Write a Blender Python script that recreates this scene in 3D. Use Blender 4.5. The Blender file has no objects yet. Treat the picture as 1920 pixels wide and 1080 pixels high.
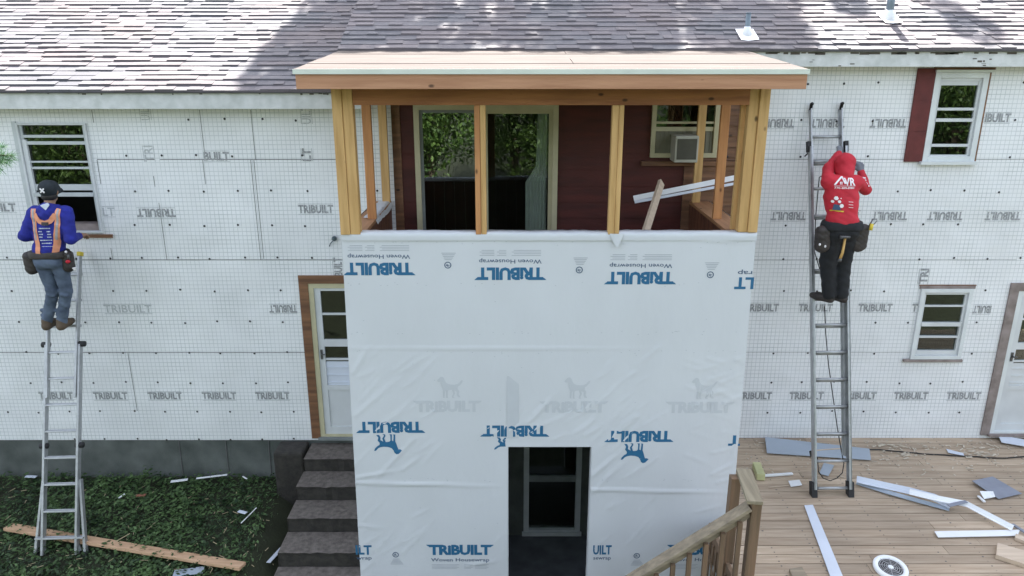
import bpy, math, random
import numpy as np
from mathutils import Vector, Matrix, noise
from mathutils.bvhtree import BVHTree
random.seed(7)
R = math.radians
S = bpy.context.scene
C = S.collection

# ------------------------------------------------------------------ camera, sky, sun, exposure
TH, F, H, D = R(17.0), 1390.0, 5.235, 8.6
cam = bpy.data.cameras.new('camera'); camo = bpy.data.objects.new('camera', cam); C.objects.link(camo)
camo.location = (0, 0, H); camo.rotation_euler = (R(90) - TH, 0, 0)
cam.sensor_width = 36; cam.lens = 36 * F / 1920; cam.clip_end = 1000; cam.clip_start = .05
S.camera = camo
SUN_EL, SUN_AZ = R(50), R(6)
w = bpy.data.worlds.new('World'); S.world = w; w.use_nodes = True
nt = w.node_tree; bg = nt.nodes['Background']
sky = nt.nodes.new('ShaderNodeTexSky'); sky.sky_type = 'NISHITA'; sky.sun_disc = False
sky.sun_elevation = SUN_EL; sky.sun_rotation = SUN_AZ; sky.air_density = 1.0; sky.dust_density = 2.0
hs = nt.nodes.new('ShaderNodeHueSaturation'); hs.inputs['Saturation'].default_value = .48   # hazy, half clouded summer sky
nt.links.new(sky.outputs[0], hs.inputs['Color']); nt.links.new(hs.outputs[0], bg.inputs[0]); bg.inputs[1].default_value = .115
sl = bpy.data.lights.new('sun', 'SUN'); sl.energy = 5.0; sl.angle = R(.53); sl.color = (1, .965, .91)
so = bpy.data.objects.new('sun', sl); C.objects.link(so)
sd = Vector((math.sin(SUN_AZ) * math.cos(SUN_EL), math.cos(SUN_AZ) * math.cos(SUN_EL), math.sin(SUN_EL)))
so.rotation_euler = sd.to_track_quat('Z', 'Y').to_euler(); so.location = sd * 60
S.view_settings.view_transform = 'Standard'; S.view_settings.look = 'None'
S.view_settings.gamma = 1; S.view_settings.exposure = 2.42

# ------------------------------------------------------------------ measuring helpers
def ang(v): return math.atan((540 - v) / F) - TH
def zc(y, z): return y * math.cos(TH) - (z - H) * math.sin(TH)
def W(px, py, Y=D):                      # point on the upright plane y = Y
    z = H + Y * math.tan(ang(py)); return ((px - 960) / F * zc(Y, z), Y, z)
def G(px, py, Z):                        # point on the level plane z = Z
    y = (Z - H) / math.tan(ang(py)); return ((px - 960) / F * zc(y, Z), y, Z)
def WX(px, py, Y=D): return W(px, py, Y)[0]
def WZ(py, Y=D): return W(960, py, Y)[2]

# ------------------------------------------------------------------ materials
def lin(c): return tuple(c) + (1,) if len(c) == 3 else c
def mat(name, col, rough=.6, var=.15, scale=6, stretch=(1, 1, 1), bump=0, bscale=40, metal=0, col2=None, detail=4, spec=.5, coord='Object'):
    m = bpy.data.materials.new(name); m.use_nodes = True
    n, l = m.node_tree.nodes, m.node_tree.links; p = n['Principled BSDF']
    p.inputs['Roughness'].default_value = rough; p.inputs['Metallic'].default_value = metal
    p.inputs['Specular IOR Level'].default_value = spec
    tc = n.new('ShaderNodeTexCoord'); mp = n.new('ShaderNodeMapping'); mp.inputs['Scale'].default_value = stretch
    l.new(tc.outputs[coord], mp.inputs[0])
    nz = n.new('ShaderNodeTexNoise'); nz.inputs['Scale'].default_value = scale; nz.inputs['Detail'].default_value = detail
    l.new(mp.outputs[0], nz.inputs[0])
    r = n.new('ShaderNodeValToRGB'); r.color_ramp.elements[0].position = .3; r.color_ramp.elements[1].position = .7
    a = col2 if col2 else tuple(c * (1 - var) for c in col); b = col if col2 else tuple(min(1, c * (1 + var)) for c in col)
    r.color_ramp.elements[0].color = lin(a); r.color_ramp.elements[1].color = lin(b)
    l.new(nz.outputs[0], r.inputs[0]); l.new(r.outputs[0], p.inputs['Base Color'])
    m['ramp'] = r.name
    if bump:
        nb = n.new('ShaderNodeTexNoise'); nb.inputs['Scale'].default_value = bscale; nb.inputs['Detail'].default_value = 3
        l.new(mp.outputs[0], nb.inputs[0])
        bp = n.new('ShaderNodeBump'); bp.inputs['Strength'].default_value = bump; bp.inputs['Distance'].default_value = .01
        l.new(nb.outputs[0], bp.inputs['Height']); l.new(bp.outputs[0], p.inputs['Normal'])
    return m

def wood(name, light, dark, axis, knots=True, rough=.7):
    s = {'x': (.12, 1.6, 1.6), 'y': (1.6, .12, 1.6), 'z': (1.6, 1.6, .12)}[axis]
    m = mat(name, light, rough, scale=14, stretch=s, col2=dark, bump=.25, bscale=45)
    if knots:
        n, l = m.node_tree.nodes, m.node_tree.links; p = n['Principled BSDF']
        tc = n.new('ShaderNodeTexCoord'); mp = n.new('ShaderNodeMapping')
        mp.inputs['Scale'].default_value = {'x': (.55, 1, 1), 'y': (1, .55, 1), 'z': (1, 1, .55)}[axis]
        l.new(tc.outputs['Object'], mp.inputs[0])
        v = n.new('ShaderNodeTexVoronoi'); v.inputs['Scale'].default_value = 6.5; l.new(mp.outputs[0], v.inputs[0])
        r = n.new('ShaderNodeValToRGB'); r.color_ramp.elements[0].position = .06; r.color_ramp.elements[1].position = .12
        r.color_ramp.elements[0].color = (1, 1, 1, 1); r.color_ramp.elements[1].color = (0, 0, 0, 1)
        l.new(v.outputs['Distance'], r.inputs[0])
        mx = n.new('ShaderNodeMix'); mx.data_type = 'RGBA'
        l.new(r.outputs[0], mx.inputs[0]); l.new(n[m['ramp']].outputs[0], mx.inputs[6])
        mx.inputs[7].default_value = lin(tuple(c * .3 for c in dark)); l.new(mx.outputs[2], p.inputs['Base Color'])
    return m

def grid_mat():                           # foam board facer: printed two inch grid over white film
    m = mat('foam_board_film', (.80, .81, .82), .45, var=.06, scale=1.3)
    n, l = m.node_tree.nodes, m.node_tree.links; p = n['Principled BSDF']
    tc = n.new('ShaderNodeTexCoord'); sx = n.new('ShaderNodeSeparateXYZ'); l.new(tc.outputs['Object'], sx.inputs[0])
    outs = []
    for ax, wd in ((0, .13), (2, .15)):
        a = n.new('ShaderNodeMath'); a.operation = 'DIVIDE'; a.inputs[1].default_value = .0508; l.new(sx.outputs[ax], a.inputs[0])
        b = n.new('ShaderNodeMath'); b.operation = 'FRACT'; l.new(a.outputs[0], b.inputs[0])
        c = n.new('ShaderNodeMath'); c.operation = 'LESS_THAN'; c.inputs[1].default_value = wd; l.new(b.outputs[0], c.inputs[0])
        outs.append(c)
    mx = n.new('ShaderNodeMath'); mx.operation = 'MAXIMUM'; l.new(outs[0].outputs[0], mx.inputs[0]); l.new(outs[1].outputs[0], mx.inputs[1])
    nz = n.new('ShaderNodeTexNoise'); nz.inputs['Scale'].default_value = 3; l.new(tc.outputs['Object'], nz.inputs[0])
    ml = n.new('ShaderNodeMath'); ml.operation = 'MULTIPLY'; l.new(mx.outputs[0], ml.inputs[0]); l.new(nz.outputs[0], ml.inputs[1])
    m3 = n.new('ShaderNodeMath'); m3.operation = 'MULTIPLY'; m3.inputs[1].default_value = 1.35; m3.use_clamp = True; l.new(ml.outputs[0], m3.inputs[0])
    mc = n.new('ShaderNodeMix'); mc.data_type = 'RGBA'; l.new(m3.outputs[0], mc.inputs[0])
    l.new(n[m['ramp']].outputs[0], mc.inputs[6]); mc.inputs[7].default_value = (.47, .50, .51, 1)
    # grid colour goes straight to the base colour
    l.new(mc.outputs[2], p.inputs['Base Color'])
    bn = n.new('ShaderNodeTexNoise'); bn.inputs['Scale'].default_value = 2.2; l.new(tc.outputs['Object'], bn.inputs[0])
    bp = n.new('ShaderNodeBump'); bp.inputs['Strength'].default_value = .5; bp.inputs['Distance'].default_value = .05
    l.new(bn.outputs[0], bp.inputs['Height']); l.new(bp.outputs[0], p.inputs['Normal'])
    return m

def glass_mat(ior=1.5, gcol=(.95, 1, .97)):
    m = bpy.data.materials.new('window_glass'); m.use_nodes = True; n, l = m.node_tree.nodes, m.node_tree.links
    n.remove(n['Principled BSDF']); g = n.new('ShaderNodeBsdfGlossy'); g.inputs['Roughness'].default_value = .01; g.inputs['Color'].default_value = lin(gcol)
    t = n.new('ShaderNodeBsdfTransparent'); t.inputs[0].default_value = (.75, .78, .76, 1); fr = n.new('ShaderNodeFresnel'); fr.inputs['IOR'].default_value = ior
    mx = n.new('ShaderNodeMixShader'); l.new(fr.outputs[0], mx.inputs[0]); l.new(t.outputs[0], mx.inputs[1]); l.new(g.outputs[0], mx.inputs[2]); l.new(mx.outputs[0], n['Material Output'].inputs[0])
    tc = n.new('ShaderNodeTexCoord'); nz = n.new('ShaderNodeTexNoise'); nz.inputs['Scale'].default_value = 1.7
    l.new(tc.outputs['Object'], nz.inputs[0]); b = n.new('ShaderNodeBump'); b.inputs['Strength'].default_value = .10; b.inputs['Distance'].default_value = .02
    l.new(nz.outputs[0], b.inputs['Height']); l.new(b.outputs[0], g.inputs['Normal']); return m

def shingle_mat():
    m = bpy.data.materials.new('asphalt_shingle'); m.use_nodes = True; n, l = m.node_tree.nodes, m.node_tree.links
    p = n['Principled BSDF']; p.inputs['Roughness'].default_value = .85
    at = n.new('ShaderNodeAttribute'); at.attribute_name = 'tone'
    r = n.new('ShaderNodeValToRGB'); cr = r.color_ramp
    cr.elements[0].position = 0; cr.elements[0].color = (.078, .077, .088, 1); cr.elements[1].position = 1; cr.elements[1].color = (.170, .136, .134, 1)
    for ps, c in ((.3, (.104, .101, .112)), (.55, (.120, .105, .113)), (.8, (.145, .122, .125))):
        e = cr.elements.new(ps); e.color = lin(c)
    l.new(at.outputs['Fac'], r.inputs[0])
    tc = n.new('ShaderNodeTexCoord'); nz = n.new('ShaderNodeTexNoise'); nz.inputs['Scale'].default_value = 90; nz.inputs['Detail'].default_value = 5
    l.new(tc.outputs['Object'], nz.inputs[0])
    n2 = n.new('ShaderNodeTexNoise'); n2.inputs['Scale'].default_value = 1.2; l.new(tc.outputs['Object'], n2.inputs[0])
    mr = n.new('ShaderNodeMapRange'); mr.inputs['To Min'].default_value = .55; mr.inputs['To Max'].default_value = 1.45; l.new(nz.outputs[0], mr.inputs[0])
    mr2 = n.new('ShaderNodeMapRange'); mr2.inputs['To Min'].default_value = .75; mr2.inputs['To Max'].default_value = 1.3; l.new(n2.outputs[0], mr2.inputs[0])
    mm = n.new('ShaderNodeMath'); mm.operation = 'MULTIPLY'; l.new(mr.outputs[0], mm.inputs[0]); l.new(mr2.outputs[0], mm.inputs[1])
    vm = n.new('ShaderNodeVectorMath'); vm.operation = 'SCALE'; l.new(r.outputs[0], vm.inputs[0]); l.new(mm.outputs[0], vm.inputs['Scale'])
    l.new(vm.outputs[0], p.inputs['Base Color'])
    b = n.new('ShaderNodeBump'); b.inputs['Strength'].default_value = .5; b.inputs['Distance'].default_value = .004
    l.new(nz.outputs[0], b.inputs['Height']); l.new(b.outputs[0], p.inputs['Normal'])
    return m

def leaf_mat(name, a, b):
    m = bpy.data.materials.new(name); m.use_nodes = True; n, l = m.node_tree.nodes, m.node_tree.links
    p = n['Principled BSDF']; p.inputs['Roughness'].default_value = .55
    at = n.new('ShaderNodeAttribute'); at.attribute_name = 'tone'
    r = n.new('ShaderNodeValToRGB'); r.color_ramp.elements[0].color = lin(a); r.color_ramp.elements[1].color = lin(b)
    l.new(at.outputs['Fac'], r.inputs[0]); l.new(r.outputs[0], p.inputs['Base Color'])
    tr = n.new('ShaderNodeBsdfTranslucent'); l.new(r.outputs[0], tr.inputs[0])
    mx = n.new('ShaderNodeMixShader'); mx.inputs[0].default_value = .3
    l.new(p.outputs[0], mx.inputs[1]); l.new(tr.outputs[0], mx.inputs[2]); l.new(mx.outputs[0], n['Material Output'].inputs[0])
    return m

M = dict(
    foam=grid_mat(), seam=mat('seam_dark', (.12, .12, .12), .8), nailcap=mat('nail_cap', (.02, .02, .022), .5),
    foamprint=mat('foam_print', (.31, .32, .33), .6, var=.4, scale=40), foamband=mat('foam_print_faint', (.47, .49, .50), .6, var=.2, scale=50),
    greenfilm=mat('yellow_green_film', (.52, .60, .30), .5, scale=2),  # plain yellow-green film colour, not assigned to any part
    shingle=shingle_mat(), glass=glass_mat(), clearglass=glass_mat(1.95), paint=mat('white_paint', (.66, .69, .69), .5, var=.08, scale=4, bump=.15),
    oldpaint=mat('peeling_white_paint', (.66, .67, .66), .6, scale=9, col2=(.50, .52, .50), bump=.3),
    aged=mat('bare_grey_wood', (.10, .085, .07), .8, scale=9),
    alumframe=mat('window_alloy', (.50, .53, .54), .4, var=.08), vinyl=mat('white_vinyl', (.60, .62, .63), .45, var=.07, scale=3),
    darkframe=mat('dull_grey_frame', (.20, .22, .22), .6, var=.15),
    red=mat('dark_red_siding', (.070, .010, .006), .65, var=.25, scale=5, stretch=(.4, 1, 2), bump=.2),
    shutter=mat('dark_red_shutter', (.12, .022, .020), .7, var=.2, scale=8, bump=.2),
    brown=wood('old_brown_panel', (.17, .068, .034), (.08, .03, .017), 'z', rough=.6),
    brownx=wood('old_brown_board', (.25, .12, .058), (.12, .055, .028), 'x', rough=.6),
    stud=wood('pine_stud', (.66, .42, .175), (.47, .275, .10), 'z'), studr=wood('fir_stud', (.58, .28, .11), (.40, .175, .065), 'z'),
    header=wood('fir_header', (.40, .17, .065), (.26, .10, .038), 'x'), fascia=wood('fir_fascia', (.50, .265, .15), (.37, .18, .095), 'x'),
    sillw=wood('fir_sill', (.45, .24, .12), (.3, .15, .07), 'y'),
    ply=mat('roof_sheathing', (.112, .094, .086), .95, scale=8, stretch=(.2, 1.5, 1), col2=(.082, .068, .062), bump=.2, spec=.1),
    drip=mat('drip_edge', (.62, .66, .58), .5, var=.05),
    foundation=mat('foundation_block', (.13, .142, .135), .85, scale=3, col2=(.06, .07, .064), bump=.5, bscale=60),
    concrete=mat('weathered_concrete', (.165, .142, .125), .9, scale=18, col2=(.085, .072, .062), bump=.5, bscale=60), riser=mat('darker_concrete', (.045, .040, .034), .9, scale=12, col2=(.022, .02, .018), bump=.5),  # risers and cheek block get a darker concrete colour than the treads
    concretedark=mat('dark_concrete_floor', (.13, .14, .15), .8, scale=4, col2=(.07, .078, .085)),
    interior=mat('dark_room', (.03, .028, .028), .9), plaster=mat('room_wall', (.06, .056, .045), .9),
    alum=mat('ladder_alloy', (.40, .41, .42), .36, var=.14, scale=12, metal=.5), rubber=mat('black_rubber', (.02, .02, .022), .7),
    yellow=mat('yellow_plastic', (.65, .50, .04), .5), pipe=mat('vent_pipe_grey', (.16, .20, .23), .5, metal=.3),
    flashing=mat('flashing_white', (.75, .76, .78), .4), rope=mat('dark_rope', (.025, .025, .025), .8),
    deck=None, oldwood=wood('weathered_rail', (.34, .29, .20), (.20, .165, .11), 'y', knots=False), oldwoodx=wood('weathered_rail_x', (.33, .27, .19), (.19, .155, .11), 'x', knots=False),
    oldpost=wood('brown_post', (.24, .15, .09), (.13, .09, .055), 'z', knots=False),
    plank=wood('raw_plank', (.62, .40, .25), (.48, .29, .17), 'x'), palewood=wood('pale_offcut', (.62, .50, .38), (.5, .39, .29), 'x', knots=False),
    soil=mat('lawn_soil', (.030, .036, .016), .95, scale=5, col2=(.02, .022, .010), bump=.6, bscale=30),
    greysheet=mat('grey_trim_metal', (.34, .39, .45), .4, var=.08, scale=2), bluewhite=mat('pale_trim_metal', (.62, .66, .74), .4, var=.06, scale=3),
    white=mat('white_trim', (.80, .81, .82), .5, var=.04), slate=mat('slate_sheet', (.235, .25, .30), .6, var=.08),
    strawm=mat('dry_stalk', (.40, .33, .20), .8), redscrap=mat('red_brown_scrap', (.25, .10, .06), .8),
    skin=mat('skin', (.30, .17, .11), .55, var=.08, scale=20), hair=mat('black_hair', (.012, .010, .009), .6),
    blue=mat('royal_blue_cotton', (.014, .020, .24), .85, var=.25, scale=9, bump=.4, bscale=50), navytext=mat('white_ink', (.55, .60, .68), .7),
    orange=mat('orange_webbing', (.72, .30, .17), .7), greyweb=mat('grey_webbing', (.36, .35, .36), .6),
    jeans=mat('blue_denim', (.13, .17, .24), .85, scale=7, col2=(.055, .075, .12), bump=.5, bscale=30),
    leather=mat('dark_leather', (.035, .028, .026), .6, var=.3, scale=14, bump=.4), blackcloth=mat('black_cloth', (.012, .013, .016), .85, var=.3, scale=12, bump=.3),
    boots=mat('brown_boot', (.10, .07, .045), .75, var=.2), redcloth=mat('bright_red_cotton', (.50, .018, .035), .8, var=.14, scale=7, bump=.45, bscale=22),
    whiteink=mat('shirt_print', (.85, .82, .83), .7, var=.02), capm=mat('dark_cap_cloth', (.012, .018, .024), .8), hammerwood=mat('hammer_handle', (.55, .33, .10), .5),
    steel=mat('tool_steel', (.12, .12, .12), .4, metal=.6), glove=mat('grey_glove', (.16, .17, .19), .8),
    ink=mat('blue_ink', (.022, .135, .27), .6, var=.04), inkdark=mat('dark_blue_ink', (.045, .09, .17), .6, var=.04), inkgrey=mat('small_print', (.33, .36, .40), .7, var=.1),
    ghost=mat('print_showing_through', (.565, .59, .622), .5, var=.03), acbox=mat('aircon_beige', (.42, .41, .35), .5, var=.08), acfill=mat('accordion_panel', (.20, .19, .14), .6, var=.1), acgrille=mat('aircon_grille', (.085, .08, .06), .6),
    curtain=mat('pale_curtain', (.75, .77, .72), .8, var=.1), creamw=mat('cream_frame', (.50, .46, .30), .5, var=.08),
    leafA=leaf_mat('leaf_green', (.022, .06, .012), (.10, .17, .03)), leafB=leaf_mat('ground_leaf', (.012, .036, .010), (.15, .25, .085)),
    leafF=leaf_mat('yard_foliage', (.03, .07, .015), (.12, .20, .04)), needle=leaf_mat('pine_needle', (.06, .15, .06), (.13, .26, .12)),
    bark=mat('bark', (.07, .05, .035), .9, scale=10, stretch=(1, 1, .2), bump=.8), chips=mat('splinters', (.55, .48, .38), .8, var=.25, scale=30),
    cream=mat('cream_block', (.50, .50, .26), .7), pinkw=mat('weathered_primer', (.30, .25, .235), .7, scale=9, col2=(.18, .145, .13)), greenhose=mat('spigot_grey', (.06, .09, .10), .5),
)
# wrap: woven film, wrinkles come from the mesh plus a fine bump
M['wrap'] = mat('woven_housewrap', (.645, .665, .695), .42, var=.03, scale=1.5, bump=.35, bscale=7, stretch=(1.2, 1, .6))
def deck_mat():
    m = mat('deck_boards', (.48, .38, .28), .8, scale=7, stretch=(.3, 4, 3), col2=(.35, .26, .18), bump=.4, bscale=30, detail=6)
    n, l = m.node_tree.nodes, m.node_tree.links; p = n['Principled BSDF']
    at = n.new('ShaderNodeAttribute'); at.attribute_name = 'tone'
    mr = n.new('ShaderNodeMapRange'); mr.inputs['To Min'].default_value = .88; mr.inputs['To Max'].default_value = 1.1; l.new(at.outputs['Fac'], mr.inputs[0])
    tc = n.new('ShaderNodeTexCoord'); nz = n.new('ShaderNodeTexNoise'); nz.inputs['Scale'].default_value = .8; l.new(tc.outputs['Object'], nz.inputs[0])
    m2 = n.new('ShaderNodeMapRange'); m2.inputs['From Min'].default_value = .3; m2.inputs['From Max'].default_value = .7; m2.inputs['To Min'].default_value = .8; m2.inputs['To Max'].default_value = 1.2; l.new(nz.outputs[0], m2.inputs[0])
    mm = n.new('ShaderNodeMath'); mm.operation = 'MULTIPLY'; l.new(mr.outputs[0], mm.inputs[0]); l.new(m2.outputs[0], mm.inputs[1])
    vm = n.new('ShaderNodeVectorMath'); vm.operation = 'SCALE'; l.new(n[m['ramp']].outputs[0], vm.inputs[0]); l.new(mm.outputs[0], vm.inputs['Scale'])
    l.new(vm.outputs[0], p.inputs['Base Color']); return m
M['deck'] = deck_mat()

# ------------------------------------------------------------------ mesh builder
class MB:
    def __init__(s): s.v = []; s.f = []; s.mi = []; s.tone = []; s.smooth = []; s.cur = 0; s.t = .5; s.sm = False
    def add(s, vs, fs):
        b = len(s.v); s.v += [tuple(p) for p in vs]
        for f in fs: s.f.append([b + i for i in f]); s.mi.append(s.cur); s.tone.append(s.t); s.smooth.append(s.sm)
    def box(s, x0, y0, z0, x1, y1, z1):
        x0, x1 = min(x0, x1), max(x0, x1); y0, y1 = min(y0, y1), max(y0, y1); z0, z1 = min(z0, z1), max(z0, z1)
        s.add([(x0, y0, z0), (x1, y0, z0), (x1, y1, z0), (x0, y1, z0), (x0, y0, z1), (x1, y0, z1), (x1, y1, z1), (x0, y1, z1)],
              [(0, 3, 2, 1), (4, 5, 6, 7), (0, 1, 5, 4), (1, 2, 6, 5), (2, 3, 7, 6), (3, 0, 4, 7)])
        return s
    def bar(s, p, q, wd, th, up=(0, 0, 1)):      # board from p to q, width across, thickness along up
        p, q = Vector(p), Vector(q); d = (q - p).normalized(); up = Vector(up)
        a = d.cross(up).normalized() * wd / 2; b = a.cross(d).normalized() * th / 2
        vs = [p - a - b, p + a - b, p + a + b, p - a + b, q - a - b, q + a - b, q + a + b, q - a + b]
        s.add(vs, [(0, 3, 2, 1), (4, 5, 6, 7), (0, 1, 5, 4), (1, 2, 6, 5), (2, 3, 7, 6), (3, 0, 4, 7)]); return s
    def tube(s, pts, r, n=8, r2=None):
        pts = [Vector(p) for p in pts]; k = len(pts); rings = []
        sm = s.sm; s.sm = True; vs = []
        for i, p in enumerate(pts):
            d = (pts[min(i + 1, k - 1)] - pts[max(i - 1, 0)]).normalized()
            a = d.orthogonal().normalized() if i == 0 else (a - d * a.dot(d)).normalized()
            b = d.cross(a); rr = r if r2 is None else r + (r2 - r) * i / (k - 1)
            for j in range(n):
                t = 2 * math.pi * j / n; vs.append(p + (a * math.cos(t) + b * math.sin(t)) * rr)
        fs = [(i * n + j, i * n + (j + 1) % n, (i + 1) * n + (j + 1) % n, (i + 1) * n + j) for i in range(k - 1) for j in range(n)]
        fs += [tuple(range(n))[::-1], tuple((k - 1) * n + j for j in range(n))]
        s.add(vs, fs); s.sm = sm; return s
    def poly(s, pts): s.add(pts, [tuple(range(len(pts)))]); return s
    def prism(s, pts, off):
        n = len(pts); pts = [Vector(p) for p in pts]; off = Vector(off)
        s.add(pts + [p + off for p in pts], [tuple(range(n)), tuple(range(2 * n - 1, n - 1, -1))] + [((i + 1) % n, i, i + n, (i + 1) % n + n) for i in range(n)]); return s
    def ell(s, c, r, nu=14, nv=8, rot=None):
        sm = s.sm; s.sm = True; vs = []
        for i in range(nv + 1):
            for j in range(nu):
                a, b = math.pi * i / nv, 2 * math.pi * j / nu
                p = Vector((r[0] * math.sin(a) * math.cos(b), r[1] * math.sin(a) * math.sin(b), r[2] * math.cos(a)))
                if rot: p = rot @ p
                vs.append(Vector(c) + p)
        s.add(vs, [(i * nu + j, (i + 1) * nu + j, (i + 1) * nu + (j + 1) % nu, i * nu + (j + 1) % nu) for i in range(nv) for j in range(nu)]); s.sm = sm; return s

ORG = {}
def tag(o, label=None, cat=None, group=None, kind=None):
    if label: o['label'] = label
    if cat: o['category'] = cat
    if group: o['group'] = group
    if kind: o['kind'] = kind
    return o
def thing(name, loc, label, cat, group=None, kind=None):
    o = bpy.data.objects.new(name, None); C.objects.link(o); o.location = loc; o.empty_display_size = .1
    ORG[o] = Vector(loc); return tag(o, label, cat, group, kind)
def build(mb, name, mats, parent=None, bevel=0):
    """world-coordinate builder -> one mesh object, stored relative to its thing's base"""
    if not isinstance(mats, (list, tuple)): mats = [mats]
    if parent is not None: org = ORG[parent]
    else:
        a = np.array(mb.v); org = Vector((float(a[:, 0].min() + a[:, 0].max()) / 2, float(a[:, 1].min() + a[:, 1].max()) / 2, float(a[:, 2].min())))
    me = bpy.data.meshes.new(name); me.from_pydata([(x - org.x, y - org.y, z - org.z) for x, y, z in mb.v], [], mb.f)
    for m in mats: me.materials.append(m if not isinstance(m, str) else M[m])
    me.polygons.foreach_set('material_index', mb.mi); me.polygons.foreach_set('use_smooth', mb.smooth)
    at = me.attributes.new('tone', 'FLOAT', 'FACE'); at.data.foreach_set('value', mb.tone)
    me.update()
    o = bpy.data.objects.new(name, me); C.objects.link(o)
    if parent is not None: o.parent = parent
    else: o.location = org
    ORG[o] = org
    if bevel:
        b = o.modifiers.new('bevel', 'BEVEL'); b.width = bevel; b.segments = 2; b.limit_method = 'ANGLE'
    return o

# ------------------------------------------------------------------ lettering
_tc = {}
def text2d(txt, bold=0.0, space=1.0):
    key = (txt, bold, space)
    if key in _tc: return _tc[key]
    cu = bpy.data.curves.new('t', 'FONT'); cu.body = txt; cu.size = 1; cu.offset = bold; cu.resolution_u = 2; cu.space_character = space
    ob = bpy.data.objects.new('t', cu); C.objects.link(ob); bpy.context.view_layer.update()
    me = ob.evaluated_get(bpy.context.evaluated_depsgraph_get()).to_mesh()
    v = np.array([(p.co.x, p.co.y) for p in me.vertices]); f = [tuple(p.vertices) for p in me.polygons]
    ob.evaluated_get(bpy.context.evaluated_depsgraph_get()).to_mesh_clear()
    bpy.data.objects.remove(ob); bpy.data.curves.remove(cu)
    v -= v.min(0); v /= v[:, 0].max() if v[:, 0].max() else 1
    _tc[key] = (v, f, float(v[:, 1].max())); return _tc[key]
def stamp(mb, txt, cx, cz, wd, ht, rot=0, y=D, bold=.02, idx=0, space=1.0, place=None):
    v, f, hh = text2d(txt, bold, space); c, s_ = math.cos(rot), math.sin(rot); mb.cur = idx; vs = []
    for x, z in v:
        a, b = (x - .5) * wd, (z / hh - .5) * ht
        X, Z = cx + a * c - b * s_, cz + a * s_ + b * c
        vs.append(place(X, Z) if place else (X, y, Z))
    mb.add(vs, f)
def flat(mb, pts, cx, cz, wd, ht, rot=0, y=D, idx=0, place=None):
    c, s_ = math.cos(rot), math.sin(rot); mb.cur = idx; vs = []
    for x, z in pts:
        a, b = (x - .5) * wd, (z - .5) * ht; X, Z = cx + a * c - b * s_, cz + a * s_ + b * c
        vs.append(place(X, Z) if place else (X, y, Z))
    mb.add(vs, [tuple(range(len(vs)))])
DOG = [(.0, .78), (.05, .86), (.12, .95), (.20, .98), (.27, .92), (.30, .80), (.37, .68), (.5, .62), (.66, .61), (.76, .63), (.85, .68), (.93, .80), (1, .82), (.97, .70), (.88, .58), (.80, .52), (.79, .42), (.86, .31),
       (.83, .16), (.90, .03), (.80, .03), (.75, .15), (.76, .28), (.66, .36), (.69, .2), (.62, .06), (.68, .0), (.58, 0), (.57, .08), (.62, .2), (.57, .38), (.44, .36), (.40, .3), (.40, .06), (.43, .0), (.34, .0), (.35, .3), (.30, .34), (.28, .06), (.31, .01), (.22, .01), (.23, .34), (.19, .48), (.16, .62), (.13, .74), (.06, .74)]
def logo(mb, cx, cz, wd, rot, idx, place, ht=.20):
    stamp(mb, 'TRiBUILT', cx, cz, wd, wd * ht, rot, bold=.05, idx=idx, space=.97, place=place)
    c, s_ = math.cos(rot), math.sin(rot)
    for sg in (-1, 1):                       # swept tips on the outer T bars
        tip = [(sg * .497, .5 * ht), (sg * .497, .5 * ht - .035), (sg * .515, .5 * ht - .03), (sg * .545, .5 * ht)]
        pts = [(cx + (a * c - b * s_) * wd, cz + (a * s_ + b * c) * wd) for a, b in tip]
        if sg > 0: pts = pts[::-1]
        mb.cur = idx; mb.add([place(*p) for p in pts], [(0, 1, 2, 3)])

# ------------------------------------------------------------------ HOUSE
house = thing('house', (0, D, 0), 'long two storey house under grey shingles, walls covered in white gridded foam board', 'house')
def wall_cells(mb, x0, x1, z0, z1, holes, y, t):
    xs = sorted({x0, x1, *[h[0] for h in holes], *[h[1] for h in holes]}); zs = sorted({z0, z1, *[h[2] for h in holes], *[h[3] for h in holes]})
    xs = [x for x in xs if x0 <= x <= x1]; zs = [z for z in zs if z0 <= z <= z1]
    ins = lambda x, z: any(h[0] < x < h[1] and h[2] < z < h[3] for h in holes)
    for i in range(len(xs) - 1):
        for j in range(len(zs) - 1):
            a, b, c, d = xs[i], xs[i + 1], zs[j], zs[j + 1]
            if not ins((a + b) / 2, (c + d) / 2): mb.add([(a, y, c), (b, y, c), (b, y, d), (a, y, d)], [(0, 1, 2, 3)])
    for a, b, c, d in holes:
        mb.add([(a, y, c), (b, y, c), (b, y, d), (a, y, d), (a, y + t, c), (b, y + t, c), (b, y + t, d), (a, y + t, d)],
               [(0, 4, 5, 1), (1, 5, 6, 2), (2, 6, 7, 3), (3, 7, 4, 0)])
PX0, PX1, YF = -1.62, 2.32, 6.88           # porch sides and front
ZB = WZ(825); ZR = WZ(821); DECK = .575
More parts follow.
